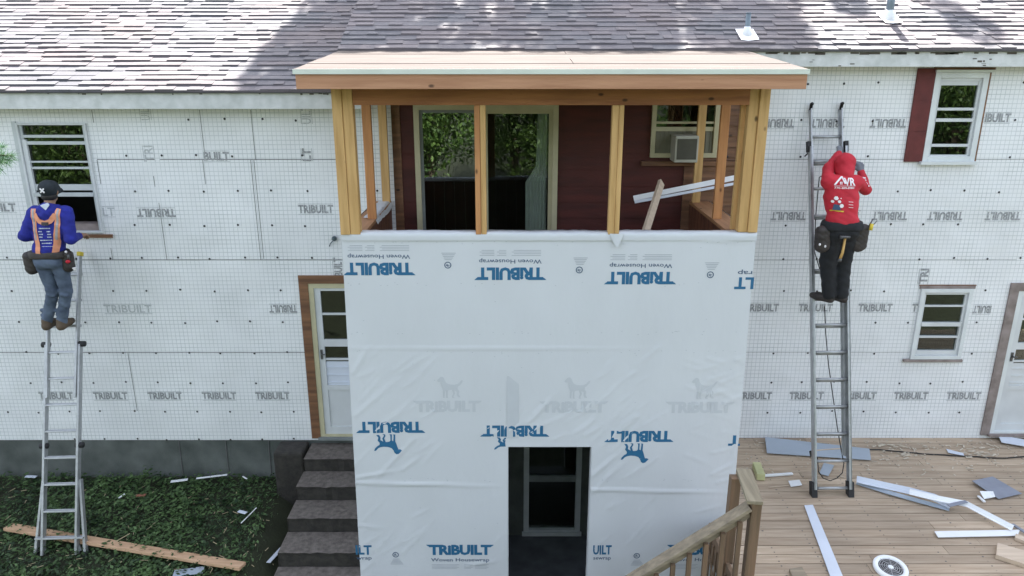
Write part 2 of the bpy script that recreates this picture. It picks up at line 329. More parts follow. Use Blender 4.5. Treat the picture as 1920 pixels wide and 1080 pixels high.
# openings
LW = (WX(44, 300) - .0, WX(163, 240), WZ(436), WZ(231))
LD = (WX(580, 560), WX(580, 560) + .98, WZ(818), WZ(531))
RW = (WX(1752, 145), WX(1852, 145), WZ(302), WZ(136))
RL = (WX(1727, 540), WX(1824, 540), WZ(672), WZ(541))
RD = (WX(1906, 560), WX(1906, 560) + 1.0, WZ(812), WZ(545))
XL, XR, EZL, EZR = -9.5, 9.5, WZ(204, 8.35), WZ(125, 8.35)
seamz = [WZ(v) for v in (661, 487, 299)]
def fasteners(mb, x0, x1, z0, z1, holes, idx, seed):
    rnd = random.Random(seed); z = z0 + .02; mb.cur = idx
    zs = [ZB + .01] + [ZB + .405 * k for k in range(1, 12)]
    for z in zs:
        ph = rnd.uniform(0, .06)
        x = math.floor(x0 / .406) * .406 + ph
        while x < x1:
            X, Z = x + rnd.uniform(-.02, .02), z + rnd.uniform(-.014, .014)
            x += .406
            if not (x0 + .03 < X < x1 - .03 and z0 < Z < z1 - .05): continue
            if any(a - .06 < X < b + .06 and c - .05 < Z < d + .05 for a, b, c, d in holes) or rnd.random() < .06: continue
            r = .0135; n = 7
            mb.add([(X + r * math.cos(t * 6.283 / n), D - .005, Z + r * math.sin(t * 6.283 / n)) for t in range(n)] + [(X, D - .010, Z)], [(i, (i + 1) % n, n) for i in range(n)])
def seam(mb, a, b, idx=1, wd=.008):
    mb.cur = idx; (x0, z0), (x1, z1) = a, b
    if abs(x1 - x0) > abs(z1 - z0): mb.add([(x0, D - .002, z0 - wd / 2), (x1, D - .002, z1 - wd / 2), (x1, D - .002, z1 + wd / 2), (x0, D - .002, z0 + wd / 2)], [(0, 1, 2, 3)])
    else: mb.add([(x0 - wd / 2, D - .0025, z0), (x0 + wd / 2, D - .0025, z0), (x1 + wd / 2, D - .0025, z1), (x1 - wd / 2, D - .0025, z1)], [(0, 1, 2, 3)])
def word(mb, px, py, wpx=64, rot=0, txt='TRIBUILT', idx=3):
    X, _, Z = W(px, py); s = zc(D, Z) / F
    stamp(mb, txt, X, Z, wpx * s, .10, rot, y=D - .0032, bold=.038 if idx == 3 else .012, idx=idx)
    ax = rot % math.pi > .1
    for k, off in enumerate((.062, -.062)):           # thin rules printed above and below the word
        if ax: mb.cur = 4; mb.box(X + off - .003, D - .003, Z - wpx * s / 2, X + off + .003, D, Z + wpx * s / 2)
        else: mb.cur = 4; mb.box(X - wpx * s / 2, D - .003, Z + off - .003, X + wpx * s / 2, D, Z + off + .003)
# left wall
mb = MB(); wall_cells(mb, XL, PX0 + .25, ZB, EZL + .03, [LW, LD], D, .06)
mb.cur = 0; mb.add([(XL, D, ZB), (PX0 + .25, D, ZB), (PX0 + .25, D + .05, ZB), (XL, D + .05, ZB)], [(0, 1, 2, 3)])
for z, a, b in ((seamz[0], XL, LD[0] - .05), (seamz[1], XL, LW[0] - .1), (seamz[1], LW[0] - .1, LD[0] + .5), (seamz[2], WX(182, 300), WX(290, 300)), (seamz[2], WX(300, 300), WX(640, 300))): seam(mb, (a, z), (b, z))
for px, va, vb in ((172, 206, 230), (374, 206, 300), (380, 300, 345), (470, 206, 300), (476, 300, 485), (182, 300, 322), (182, 300, 345), (288, 330, 350), (298, 380, 487), (208, 465, 487), (240, 662, 770), (470, 300, 487)):
    seam(mb, (WX(px, va), WZ(va)), (WX(px, va), WZ(vb)), wd=.006)
fasteners(mb, XL, PX0 + .2, ZB, EZL, [LW, LD], 2, 3)
for px in (-40, 60 + 45, 207, 309, 411, 511): word(mb, px, 742)
word(mb, 531, 579, 52, math.pi); word(mb, 293, 399, 72, math.pi); word(mb, 592, 392, 66); word(mb, 406, 293, 48, 0, 'BUILT'); word(mb, 8, 389, 44, 0, 'UILT')
word(mb, 272, 210, 30, R(90), 'UILT', 4); word(mb, 574, 215, 34, R(90), 'UILT', 4); word(mb, 279, 288, 30, R(90), 'TRI', 4); word(mb, 575, 290, 24, R(90), 'LT'); word(mb, 204, 397, 22, 0, 'LT', 4); word(mb, 634, 500, 36, R(90), 'BUILT'); word(mb, 240, 579, 90, 0, 'TRIBUILT', 4)
build(mb, 'wall', ['foam', 'seam', 'nailcap', 'foamprint', 'foamband'], house)
# right wall
XW = 2.62
RWX = (RW[0] - .28, RW[1] + .03, RW[2] - .02, EZR + .1)
mb = MB(); wall_cells(mb, XW, XR, ZR, EZR + .03, [RW, RL, RD], D, .06)
mb.box(PX1 - .1, D + .0, ZR, XW, D + .05, 2.72)
for z in seamz[:2]: seam(mb, (2.4, z), (RD[0] - .1, z), wd=.004)
seam(mb, (2.65, seamz[2]), (XR, seamz[2]), wd=.005)
fasteners(mb, 2.3, XR, ZR, EZR, [RW, RL, RD, RWX], 2, 9)
for px in (1455, 1665): word(mb, px, 231, 68, math.pi)
word(mb, 1552, 231, 64, math.pi); word(mb, 1871, 221, 48, 0, 'IBUILT')
for px in (1478, 1580, 1668, 1772, 1880): word(mb, px, 405, 66, math.pi)
for px in (1428, 1529, 1641): word(mb, px, 577, 64)
word(mb, 1841, 580, 34, math.pi, 'IBUILT'); word(mb, 1715, 577, 10, 0, 'T')
for px in (1415, 1512, 1611, 1708, 1807, 2000): word(mb, px, 742, 64)
word(mb, 1732, 518, 30, R(90), 'TRI')
build(mb, 'wall', ['foam', 'seam', 'nailcap', 'foamprint', 'foamband'], house)
# old wall surfaces behind the porch
z0, z1 = -.95, EZR
mb = MB()
DR = (WX(778, 300), WX(1046, 300), 2.82, WZ(196)); AW = (WX(1222, 250), WX(1348, 250), WZ(296), WZ(188))
mb.box(-1.62, D + .04, 2.7, DR[0] - .16, D + .08, EZR)
build(mb, 'board_siding', 'brownx', house)
mb = MB()
def lap(mb, x0, x1, za, zb, y, step=.19):
    z = za
    while z < zb - .02:
        e = min(z + step, zb); mb.add([(x0, y - .02, z), (x1, y - .02, z), (x1, y - .004, e), (x0, y - .004, e), (x0, y, z), (x1, y, z)], [(0, 1, 2, 3), (4, 5, 1, 0)]); z = e
lap(mb, DR[0] - .16, DR[0], 2.7, EZR, D + .07); lap(mb, DR[1], AW[0], 2.7, EZR, D + .07); lap(mb, AW[0], 2.0, 2.7, AW[2], D + .07); lap(mb, DR[0], XW, DR[3], EZR, D + .072)
build(mb, 'red_siding', 'red', house)
mb = MB(); lap(mb, 2.0, XW, 2.7, AW[2], D + .05, .12); lap(mb, AW[1], XW, AW[2], EZR, D + .05, .12)
build(mb, 'board_siding', 'brownx', house)
# seam courses on the brown column
# lower wall inside the porch basement
mb = MB(); wall_cells(mb, PX0, PX1, -.95, 2.7, [(WX(982, 900), WX(1090, 900), WZ(1003), WZ(800))], D + .03, .05)
build(mb, 'basement_wall', 'foundation', house)
for a_, b_, c_ in ((XL, LD[0] - .28, ZB - .005), (LD[0] - .28, PX0, LD[2] - .02), (PX1, XR, ZR - .01)):
    mb = MB(); mb.box(a_, D + .013, -1, b_, D + .3, c_); build(mb, 'foundation', 'foundation', house)
for px in (338, 425, 505):
    x = WX(px, 860); mb = MB(); mb.bar((x, D + .008, -.1), (x + .01, D + .008, ZB - .01), .008, .012, (0, 1, 0)); build(mb, 'foundation_joint', 'seam', house)
# hidden shell: back and end walls, dark rooms
mb = MB(); mb.box(XL, 16.6, -1, XR, 16.7, 5.1); mb.box(XL - .05, D + .06, -1, XL, 16.6, 5.2); mb.box(XR, D + .06, -1, XR + .05, 16.6, 5.2)
build(mb, 'end_wall', 'vinyl', house)
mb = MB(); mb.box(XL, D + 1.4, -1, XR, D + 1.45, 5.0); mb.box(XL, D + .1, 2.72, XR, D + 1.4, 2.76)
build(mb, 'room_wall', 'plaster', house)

# roofs
SL = math.tan(R(24.5))
def roof(x0, x1, ye, ze, seed, ridge=12.7):
    rnd = random.Random(seed); mb = MB(); ex = .112; n = int((ridge - ye) / ex); c = math.cos(R(24.5))
    for i in range(n):
        ya = ye + i * ex; za = ze + (ya - ye) * SL; yb = ya + ex * 1.08; zb = za + ex * 1.08 * SL
        x = x0 - rnd.uniform(0, .2); last = rnd.random(); wav = lambda X: .010 * noise.noise((X * .7, i * .35, seed)) + .004 * noise.noise((X * 5, i, seed))
        while x < x1:
            wd = rnd.uniform(.10, .26); a, b = max(x, x0), min(x + wd, x1); x += wd
            if b - a < .01: continue
            up = rnd.random() < .55; h = .0185 if up else .0085; h0 = .002
            last = min(1, max(0, .6 * last + .4 * rnd.random())); mb.t = min(1, max(0, .5 + .55 * noise.noise(((x - wd) * 1.1, i * .22, seed * 7)) + .28 * (last - .5) + (.03 if up else -.05)))
            dz = wav((a + b) / 2); hh = h / c + dz
            mb.add([(a, ya - rnd.uniform(0, .006), za + hh), (b, ya - rnd.uniform(0, .006), za + hh), (b, yb, zb + h0 + dz), (a, yb, zb + h0 + dz), (a, ya + .001, za - .012), (b, ya + .001, za - .012), (b, yb, zb - .012), (a, yb, zb - .012)],
                   [(0, 1, 2, 3), (4, 5, 1, 0), (7, 4, 0, 3), (5, 6, 2, 1)])
    zr = ze + (ridge - ye) * SL; mb.t = .4
    mb.add([(x0, ridge, zr), (x1, ridge, zr), (x1, 2 * ridge - ye, ze), (x0, 2 * ridge - ye, ze)], [(0, 1, 2, 3)])
    mb.t = .1
    mb.add([(x0, ye, ze - .02), (x1, ye, ze - .02), (x1, ridge, zr - .02), (x0, ridge, zr - .02)], [(3, 2, 1, 0)])
    return build(mb, 'roof', 'shingle', house)
EL, ER = WZ(171, 8.3), WZ(93, 8.3)
RX = -1.86
roof(XL - .2, RX + .02, 8.3, EL, 1); roof(RX, XR + .2, 8.3, ER, 2)
mb = MB()                                    # small gable between the two roof heights
mb.add([(RX + .03, 8.42, EL), (RX + .03, 8.42, ER), (RX + .03, 12.7, ER + 4.3 * SL - .05), (RX + .03, 12.7, EL + 4.4 * SL - .1)], [(0, 1, 2, 3)])
build(mb, 'gable_end', 'oldpaint', house)
mb = MB(); mb.box(XL - .1, 8.335, EZL, RX + .24, 8.36, EL - .012); mb.box(XL - .1, 8.36, EZL + .005, RX + .24, D + .02, EZL + .02)
rnd = random.Random(5); mb.cur = 1
for k in range(26):
    x = rnd.uniform(XL, RX + .1); mb.box(x, 8.3335, EL - .03 - rnd.uniform(0, .012), x + rnd.uniform(.01, .05), 8.336, EL - .024)
build(mb, 'fascia', ['oldpaint', 'aged'], house)
mb = MB(); mb.box(PX1 - .3, 8.335, EZR, XR + .1, 8.36, ER - .012); mb.box(PX1 - .3, 8.36, EZR + .005, XR + .1, D + .02, EZR + .02)
mb.cur = 1
for k in range(44):
    x = rnd.uniform(2.5, 7); wd = rnd.uniform(.01, .13); mb.box(x, 8.3335, ER - .035 - rnd.uniform(0, .02), x + wd, 8.336, ER - .026)
for k in range(12):
    x = rnd.uniform(2.8, 6.5); z = EZR + rnd.uniform(0, .08); mb.box(x, 8.3335, z, x + rnd.uniform(.01, .05), 8.336, z + rnd.uniform(.005, .02))
build(mb, 'fascia', ['oldpaint', 'aged'], house)
mb = MB(); mb.box(XL - .1, 8.31, EL - .02, RX, 8.334, EL + .002); mb.box(RX, 8.31, ER - .02, XR, 8.334, ER + .002)
build(mb, 'drip_edge', 'darkframe', house)
def vent(px, pv, hgt, rad, yb=None):
    y = yb; z = ER + (y - 8.3) * SL; x = (px - 960) / F * zc(y, z)
    m = MB(); m.tube([(x, y, z - .05), (x, y, z + hgt)], rad, 14); m.tube([(x, y, z + hgt - .01), (x, y, z + hgt + .004)], rad * 1.06, 14)
    p = build(m, 'vent_pipe', 'pipe', house)
    m = MB(); m.tube([(x, y, z - .02), (x, y, z + .10)], rad * 2.4, 16, rad * 1.15)
    q = .10; m.add([(x - q, y - .15, z - .15 * SL + .026), (x - q * .3, y - .17, z - .17 * SL + .026), (x + q, y - .14, z - .14 * SL + .026), (x + q, y + .12, z + .12 * SL + .026), (x - q, y + .12, z + .12 * SL + .026)], [(0, 1, 2, 3, 4)])
    f = build(m, 'flashing', 'flashing', None); f.parent = p; f.location = f.location - ORG[house]; 
vent(1400, 75, .24, .028, 8.62); vent(1666, 45, .42, .042, 9.05); vent(1830, 10, .30, .035, 9.95)

# windows ---------------------------------------------------------------
def part_of(mb, name, mats, parent): 
    o = build(mb, name, mats, house); o.parent = parent; return o
def rail(mb, x0, x1, za, zb, y, t=.03): mb.box(x0, y, za, x1, y + t, zb)
def ring(mb, x0, x1, z0, z1, wd, y, t, wb=None, wt=None):
    wb = wb or wd; wt = wt or wd
    mb.box(x0, y, z0, x0 + wd, y + t, z1); mb.box(x1 - wd, y, z0, x1, y + t, z1); mb.box(x0 + wd, y, z0, x1 - wd, y + t, z0 + wb); mb.box(x0 + wd, y, z1 - wt, x1 - wd, y + t, z1)
def window(hole, trim, bars, panes, y=D, fr='paint', lbl=None, tw=None, inner='vinyl', name='window'):
    x0, x1, z0, z1 = hole
    m = MB(); ring(m, x0 - .002, x1 + .002, z0 - .002, z1 + .002, trim, y - .03, .07)
    w_ = build(m, name, fr, house, .003)
    if lbl: w_['label'] = lbl
    m = MB(); xi0, xi1 = x0 + trim, x1 - trim
    m.box(xi0, y - .005, z0 + trim, xi0 + .028, y + .03, z1 - trim); m.box(xi1 - .028, y - .005, z0 + trim, xi1, y + .03, z1 - trim)
    for va, vb, off in bars: m.box(xi0 + .028, y - .008 + off, WZ(vb), xi1 - .028, y + .028 + off, WZ(va))
    part_of(m, 'sash', inner, w_)
    for va, vb, off in panes:
        m = MB(); m.box(xi0 + .01, y + .012 + off, WZ(vb), xi1 - .01, y + .018 + off, WZ(va)); part_of(m, 'pane', 'glass', w_)
    return w_
# left window with the bottom sash raised
lw = window(LW, .022, [(253, 258, 0), (265, 271, 0), (302, 305, .01), (313, 317, .01), (346, 357, .012), (361, 368, -.01)], [(236, 253, 0), (258, 265, 0), (271, 302, .01), (305, 313, .01), (317, 347, .01)], fr='vinyl', lbl='upper window with its bottom sash open and the dark room showing', inner='alumframe')
m = MB(); m.box(LW[0] + .05, D + .03, LW[2] + .01, LW[1] - .05, D + .16, LW[2] + .10); part_of(m, 'sill', 'pinkw', lw)
m = MB(); m.box(LW[0] + .1, D - .02, LW[2] - .06, LW[1] + .10, D + .0, LW[2] - .02); part_of(m, 'backing_board', 'brownx', lw)
m = MB(); m.box(LW[0] - .05, D - .02, LW[2] - .02, LW[0] - .004, D + .005, LW[3] + .02); part_of(m, 'trim', 'alumframe', lw)
m = MB(); m.box(LW[0] + .024, D - .01, LW[2] + .02, LW[0] + .075, D + .02, WZ(262)); part_of(m, 'sash_stile', 'vinyl', lw)
# upper right
rw = window(RW, .06, [(146, 152, 0), (152, 160, .01), (202, 207, 0), (222, 228, -.01), (270, 275, 0), (290, 297, 0)], [(160, 202, 0), (207, 222, 0), (228, 270, .0), (275, 290, 0)], lbl='upper right window with white frame and storm bars')
m = MB(); m.box(RW[0] - .03, D - .07, RW[2] - .035, RW[1] + .02, D, RW[2]); part_of(m, 'sill', 'paint', rw)
m = MB(); m.box(RW[0] - .01, D - .05, RW[3] + .003, RW[1] + .04, D, RW[3] + .03); part_of(m, 'head_trim', 'paint', rw)
m = MB(); m.box(RW[0] - .02, D - .02, RW[3] + .03, RW[1] + .06, D, RW[3] + .055); m.box(RW[1] + .003, D - .012, RW[2], RW[1] + .03, D, RW[3]); part_of(m, 'trim', 'brownx', rw)
m = MB(); sx = RW[0] - .003; za, zb = WZ(303), WZ(128); n3 = 3
for k in range(n3): m.box(sx - .20, D - .025, za + (zb - za) * k / n3 + .002, sx, D, za + (zb - za) * (k + 1) / n3 - .002)
m.box(sx - .196, D - .021, za, sx - .004, D, zb); build(m, 'shutter', 'shutter', house)
# lower right
rl = window(RL, .048, [(546, 552, 0), (572, 575, 0), (604, 611, -.01), (630, 633, .0), (657, 665, 0)], [(552, 572, 0), (575, 604, 0), (611, 630, 0.01), (633, 657, 0.01)], lbl='lower right window with white frame above the deck')
m = MB(); m.box(RL[0] - .08, D - .04, RL[2] - .035, RL[1] + .02, D, RL[2] - .003); part_of(m, 'sill', 'pinkw', rl)
m = MB(); m.box(RL[0] - .02, D - .02, RL[3] + .003, RL[1] + .02, D, RL[3] + .04); part_of(m, 'head_trim', 'pinkw', rl)
m = MB(); m.box(RL[0] - .03, D - .015, RL[3] + .04, RL[1] + .03, D, RL[3] + .05); part_of(m, 'trim', 'brownx', rl)
# porch window round the air conditioner
Y2 = D + .04
aw = MB(); ring(aw, AW[0], AW[1], AW[2], AW[3], .05, Y2 - .02, .06); aw = build(aw, 'window', 'creamw', house); aw['label'] = 'cream window with an air conditioner inside the new porch'
m = MB(); m.box(AW[0] + .05, Y2, WZ(246, Y2), AW[1] - .05, Y2 + .03, WZ(238, Y2)); m.box(AW[0] + .05, Y2, WZ(232, Y2), AW[1] - .05, Y2 + .02, WZ(228, Y2)); part_of(m, 'sash', 'creamw', aw)
m = MB(); m.box(AW[0] + .05, Y2 + .015, AW[2] + .05, AW[1] - .05, Y2 + .03, WZ(246, Y2))
for k in range(14):
    xx = AW[0] + .06 + k * .052; m.box(xx, Y2 + .005, AW[2] + .05, xx + .012, Y2 + .015, WZ(246, Y2))
part_of(m, 'filler_panel', 'acfill', aw)
m = MB(); m.box(AW[0] + .04, Y2 + .012, WZ(240, Y2), AW[1] - .04, Y2 + .02, AW[3] - .04); part_of(m, 'pane', 'glass', aw)
m = MB(); m.box(AW[0] - .1, Y2 - .05, AW[2] - .09, 2.6, Y2 + .02, AW[2] - .04); part_of(m, 'sill', 'brownx', aw)
# sliding door
m = MB(); dx = (DR[0] + DR[1]) / 2
ring(m, DR[0], DR[1], DR[2], DR[3], .06, D + .0, .09); sd_ = build(m, 'sliding_door', 'creamw', house)
m = MB(); ring(m, DR[0] + .06, dx - .03, DR[2] + .06, DR[3] - .06, .035, D + .035, .03); part_of(m, 'door_panel', 'darkframe', sd_)
m = MB(); ring(m, dx - .03, DR[1] - .06, DR[2] + .06, DR[3] - .06, .045, D + .06, .03); part_of(m, 'door_panel', 'creamw', sd_)
for a, b, yy in ((DR[0] + .09, dx - .06, .05), (dx + .01, DR[1] - .1, .075)):
    m = MB(); m.box(a, D + yy, DR[2] + .09, b, D + yy + .006, DR[3] - .09); part_of(m, 'pane', 'clearglass' if yy < .06 else 'glass', sd_)
m = MB(); m.sm = True; vs = []; cz = [DR[2] + .1, WZ(430), WZ(345), WZ(315), DR[3] - .08]
for i in range(25):
    t = i / 24; k_ = .018 * math.sin(t * 40)
    for q, z in enumerate(cz):
        w0 = (.24, .25, .25, .13, .11)[q]; vs.append((DR[1] - .12 - w0 + w0 * t, D + .14 + k_, z))
m.add(vs, [(i * 5 + j, (i + 1) * 5 + j, (i + 1) * 5 + j + 1, i * 5 + j + 1) for i in range(24) for j in range(4)])
tag(build(m, 'curtain', 'curtain'), 'pale curtain hanging behind the sliding glass door', 'curtain')
# doors ------------------------------------------------------------------
def door(hole, lbl, left):
    x0, x1, z0, z1 = hole
    m = MB(); m.box(x0 - .11, D - .02, z0 - .02, x0, D + .06, z1 + .10); m.box(x1, D - .02, z0 - .02, x1 + .11, D + .06, z1 + .10); m.box(x0, D - .02, z1, x1, D + .06, z1 + .10)
    t = build(m, 'door', 'brownx' if left else 'pinkw', house); t['label'] = lbl
    m = MB(); ring(m, x0, x1, z0, z1, .06, D - .01, .07, .03); part_of(m, 'frame', 'creamw' if left else 'paint', t)
    m = MB(); a, b = x0 + .06, x1 - .06; h = z1 - z0
    ring(m, a, b, z0 + .03, z1 - .06, .075, D + .01, .035, .10, .04); m.box(a + .075, D + .01, z0 + h * .60, b - .075, D + .045, z0 + h * .645); m.box(a + .075, D + .01, z0 + h * .315, b - .075, D + .045, z0 + h * .345)
    m.box(a + .075, D + .025, z0 + .13, b - .075, D + .04, z0 + h * .315)
    part_of(m, 'leaf', 'vinyl', t)
    m = MB(); m.box(a + .07, D + .028, z0 + h * .345, b - .07, D + .038, z0 + h * .5)
    for k in range(3): zz = z0 + h * (.36 + .05 * k); m.box(a + .075, D + .018, zz, b - .075, D + .028, zz + .012)
    part_of(m, 'lower_panel', 'bluewhite' if left else 'vinyl', t)
    m = MB(); m.box(a + .07, D + .03, z0 + h * .5, b - .07, D + .036, z1 - .09); part_of(m, 'pane', 'glass', t)
    for q_ in (.80, .51):
        m = MB(); m.box(a + .075, D + .016, z0 + h * q_, b - .075, D + .03, z0 + h * (q_ + .013)); part_of(m, 'glazing_bar', 'vinyl', t)
    m = MB(); hx = a + .035; m.box(hx - .012, D - .005, z0 + h * .52, hx + .012, D + .01, z0 + h * .58); m.tube([(hx, D - .03, z0 + h * .555), (hx + .05, D - .03, z0 + h * .555)], .008); m.box(hx - .006, D - .03, z0 + h * .55, hx + .006, D, z0 + h * .56); part_of(m, 'handle', 'steel', t)
    m = MB(); m.box(x0 - .02, D - .06, z0 - .03, x1 + .02, D + .03, z0); part_of(m, 'threshold', 'darkframe' if left else 'pinkw', t)
door(LD, 'white storm door with raw brown trim above the concrete steps', True)
door(RD, 'white storm door at the deck, cut by the right edge of the photo', False)
# basement window inside the porch opening
BW = (WX(982, 900), WX(1090, 900), WZ(1003), WZ(800))
m = MB(); m.box(BW[0] - .02, D - .03, BW[2] - .0, BW[1] + .02, D, BW[2] + .055); build(m, 'window_sill', 'alumframe', house)
m = MB(); ring(m, BW[0], BW[1], BW[2], BW[3], .07, D + .0, .08); bw = build(m, 'window', 'alumframe', house); bw['label'] = 'grey basement window seen through the porch opening'
m = MB(); m.box(BW[0] + .07, D + .02, WZ(905), BW[1] - .07, D + .06, WZ(895)); part_of(m, 'sash', 'darkframe', bw)
m = MB(); m.box(BW[0] + .06, D + .055, BW[2] + .06, BW[1] - .06, D + .06, BW[3] - .06); part_of(m, 'pane', 'glass', bw)
# spigot
x, _, z = W(628, 446); m = MB(); m.ell((x, D - .04, z), (.03, .04, .03)); m.tube([(x, D, z), (x, D - .05, z)], .018); m.tube([(x - .01, D - .03, z - .02), (x - .05, D - .03, z - .06), (x - .07, D - .01, z - .1)], .006)
build(m, 'outdoor_light', 'greenhose', house)

# ------------------------------------------------------------------ PORCH
porch = thing('porch', ((PX0 + PX1) / 2, YF, -.9), 'two storey porch addition with open timber frame above white printed housewrap', 'porch')
SZ = WZ(439, YF)                              # top of wrap
def ridge_(u, w_, a): return a * math.exp(-(u / w_) ** 2)
WR = [  # fold lines  (px0,py0,px1,py1,width,amp)
    (665, 905, 950, 912, .010, .010), (668, 897, 760, 880, .012, .007), (760, 880, 800, 850, .012, .005), (1105, 918, 1375, 924, .010, .010), (665, 700, 700, 640, .012, .006),
    (655, 652, 1400, 655, .006, .004), (650, 448, 900, 446, .015, .006), (1300, 447, 1410, 455, .012, .006), (780, 822, 690, 920, .014, .006), (1100, 900, 1180, 830, .014, .006), (1110, 925, 1160, 870, .012, .005),
    (1370, 850, 1385, 800, .012, .006), (1330, 890, 1385, 860, .012, .005), (1340, 905, 1385, 890, .010, .005), (670, 985, 730, 990, .010, .005), (880, 1060, 945, 1050, .010, .006), (1330, 850, 1380, 838, .009, .004), (670, 780, 760, 700, .015, .004), (680, 830, 790, 740, .012, .003), (1195, 780, 1110, 850, .012, .004)]
rw_ = random.Random(21)
for k in range(150):
    cx = rw_.choice([rw_.uniform(660, 800), rw_.uniform(1090, 1200), rw_.uniform(1280, 1385), rw_.uniform(880, 1100)]); cy = rw_.uniform(670, 900) if cx < 880 or cx > 1100 else rw_.uniform(760, 830)
    if rw_.random() < .25: cy = rw_.uniform(940, 1075)
    L = rw_.uniform(20, 70); sg = -1 if cx < 1250 else rw_.choice([-.4, .5]); WR.append((cx, cy, cx + L, cy + sg * L * rw_.uniform(.5, 1.2), .010, rw_.uniform(.0012, .0034)))
WRL = []
for a, b, c, d, w_, am in WR:
    p, q = W(a, b, YF), W(c, d, YF); WRL.append((p[0], p[2], q[0], q[2], w_ * 1.25, am * 1.7))
def disp(x, z):
    s_ = .005 * noise.noise((x * .9, z * .8, 3.1)) + .0015 * noise.noise((x * 4, z * 3, 8))
    for a, b, c, d, w_, am in WRL:
        dx_, dz_ = c - a, d - b; L2 = dx_ * dx_ + dz_ * dz_; t = ((x - a) * dx_ + (z - b) * dz_) / L2
        if -.1 < t < 1.1:
            t = min(1, max(0, t)); dd = math.hypot(x - a - t * dx_, z - b - t * dz_)
            if dd < 3.5 * w_: s_ += am * math.exp(-(dd / w_) ** 2) * math.sin(math.pi * min(1, max(0.15, t)) ** .6 if t < 1 else .3)
    return s_
def flare(x, z):                              # the film hangs a little wider towards the ground
    k = (SZ - z) * .012; return x + (-k if x < 0 else k) * min(1, abs(x - .35) / 1.9)
def wp(x, z, o=.0): return (flare(x, z), YF - disp(x, z) - o, z)
OP = (WX(953, 860, YF), WX(1108, 860, YF), -2, WZ(838, YF))
mb = MB(); mb.sm = True
st = .022; xs = list(np.arange(PX0, PX1, st)) + [PX1]; zs = list(np.arange(-.95, SZ, st)) + [SZ]
for e in (OP[0], OP[1]): xs[int(np.argmin([abs(x - e) for x in xs]))] = e
zs[int(np.argmin([abs(z - OP[3]) for z in zs]))] = OP[3]
idx = {}; vs = []
for i, x in enumerate(xs):
    for j, z in enumerate(zs): idx[i, j] = len(vs); vs.append(wp(x, z))
fs = []
for i in range(len(xs) - 1):
    for j in range(len(zs) - 1):
        cx_, cz_ = (xs[i] + xs[i + 1]) / 2, (zs[j] + zs[j + 1]) / 2
        if OP[0] < cx_ < OP[1] and cz_ < OP[3]: continue
        fs.append((idx[i, j], idx[i + 1, j], idx[i + 1, j + 1], idx[i, j + 1]))
mb.add(vs, fs); mb.sm = False
PL = lambda X, Z: wp(X, Z, .0022)
def scal(py): z = WZ(py, YF); return zc(YF, z) / F
def LG(px, py, wpx=124, rot=0, woven=True, small=True, dog=False, idx_=1, ht=.2):
    X, _, Z = W(px, py, YF); s_ = scal(py); wd = wpx * s_; k = -1 if rot else 1
    logo(mb, X, Z, wd, rot, idx_, PL, ht)
    if woven:
        stamp(mb, 'Woven Housewrap', X, Z - k * wd * .20, wd * .94, wd * .085, rot, bold=.006, idx=2, place=PL)
        for r_ in range(4):
            for a, b in ((-.46, -.02), (.06, .2), (.24, .46)):
                aa, bb = X + k * a * wd, X + k * (b - .03 * (r_ % 2)) * wd; zz = Z - k * wd * (.285 + .026 * r_); mb.cur = 3
                mb.add([PL(min(aa, bb), zz - .002), PL(max(aa, bb), zz - .002), PL(max(aa, bb), zz + .002), PL(min(aa, bb), zz + .002)], [(0, 1, 2, 3)])
    if dog: flat(mb, DOG, X - k * wd * -.0, Z - k * wd * .34 if not dog == 'up' else Z + wd * .34, wd * .46, wd * .36, rot, idx=idx_, place=PL)
def seal(px, py, rot):
    X, _, Z = W(px, py, YF); k = -1 if rot else 1; mb.cur = 2; r = .034
    ringp = lambda r_, a: (X + r_ * math.cos(a), Z + r_ * math.sin(a)); n = 16
    for i in range(n):
        a, b = i * 6.2832 / n, (i + 1) * 6.2832 / n; mb.add([PL(*ringp(r, a)), PL(*ringp(r, b)), PL(*ringp(r * .75, b)), PL(*ringp(r * .75, a))], [(0, 1, 2, 3)])
    stamp(mb, 'R', X, Z, .026, .03, rot, bold=.02, idx=2, place=PL)
    for j in range(5):
        zz = Z - k * (.055 + j * .016); L = .05 + .012 * j; mb.cur = 3; mb.add([PL(X - L * .6, zz - .0025), PL(X + L * .8, zz - .0025), PL(X + L * .8, zz + .0025), PL(X - L * .6, zz + .0025)], [(0, 1, 2, 3)])
for px, py in ((712, 504), (957, 513), (1200, 521)): LG(px, py, 124, math.pi)
def LGpart(px, py, wpx, txt, sub, rot, wfrac, left=False):     # a logo cut off at the corner of the wall
    X, _, Z = W(px, py, YF); s_ = scal(py); k = -1 if rot else 1
    stamp(mb, txt, X, Z, wpx * s_, .12, rot, bold=.035, idx=1, place=PL)
    if sub: stamp(mb, sub, X, Z - k * .115, wpx * s_ * wfrac, .045, rot, bold=.006, idx=2, place=PL)
LGpart(1394, 531, 36, 'LT', 'rap', math.pi, .75)
for px, py in ((840, 497), (1086, 506), (1331, 515)): seal(px, py, 1)
for px, py in ((736, 801), (966, 808), (1196, 818)):
    X, _, Z = W(px, py, YF); logo(mb, X, Z, 118 * scal(py), math.pi, 1, PL)
    if px < 900 or px > 1100: flat(mb, DOG, X - .035, Z - .198, .285, .235, math.pi, idx=1, place=PL)
    else:                                     # dog cut by the door opening: its tail and hind legs only
        cl = [(.56, .04), (.60, .36), (.58, .62), (.76, .63), (.85, .68), (.93, .80), (1, .82), (.97, .70), (.88, .58), (.80, .52), (.79, .42), (.86, .31), (.83, .16), (.90, .03), (.80, .03), (.75, .15), (.76, .28), (.66, .36), (.69, .2), (.62, .06)]
        flat(mb, [c for c in cl], X - .07, Z - .158, .285, .18, math.pi, idx=1, place=PL)
LGpart(1372, 826, 22, 'T', None, math.pi, 1)
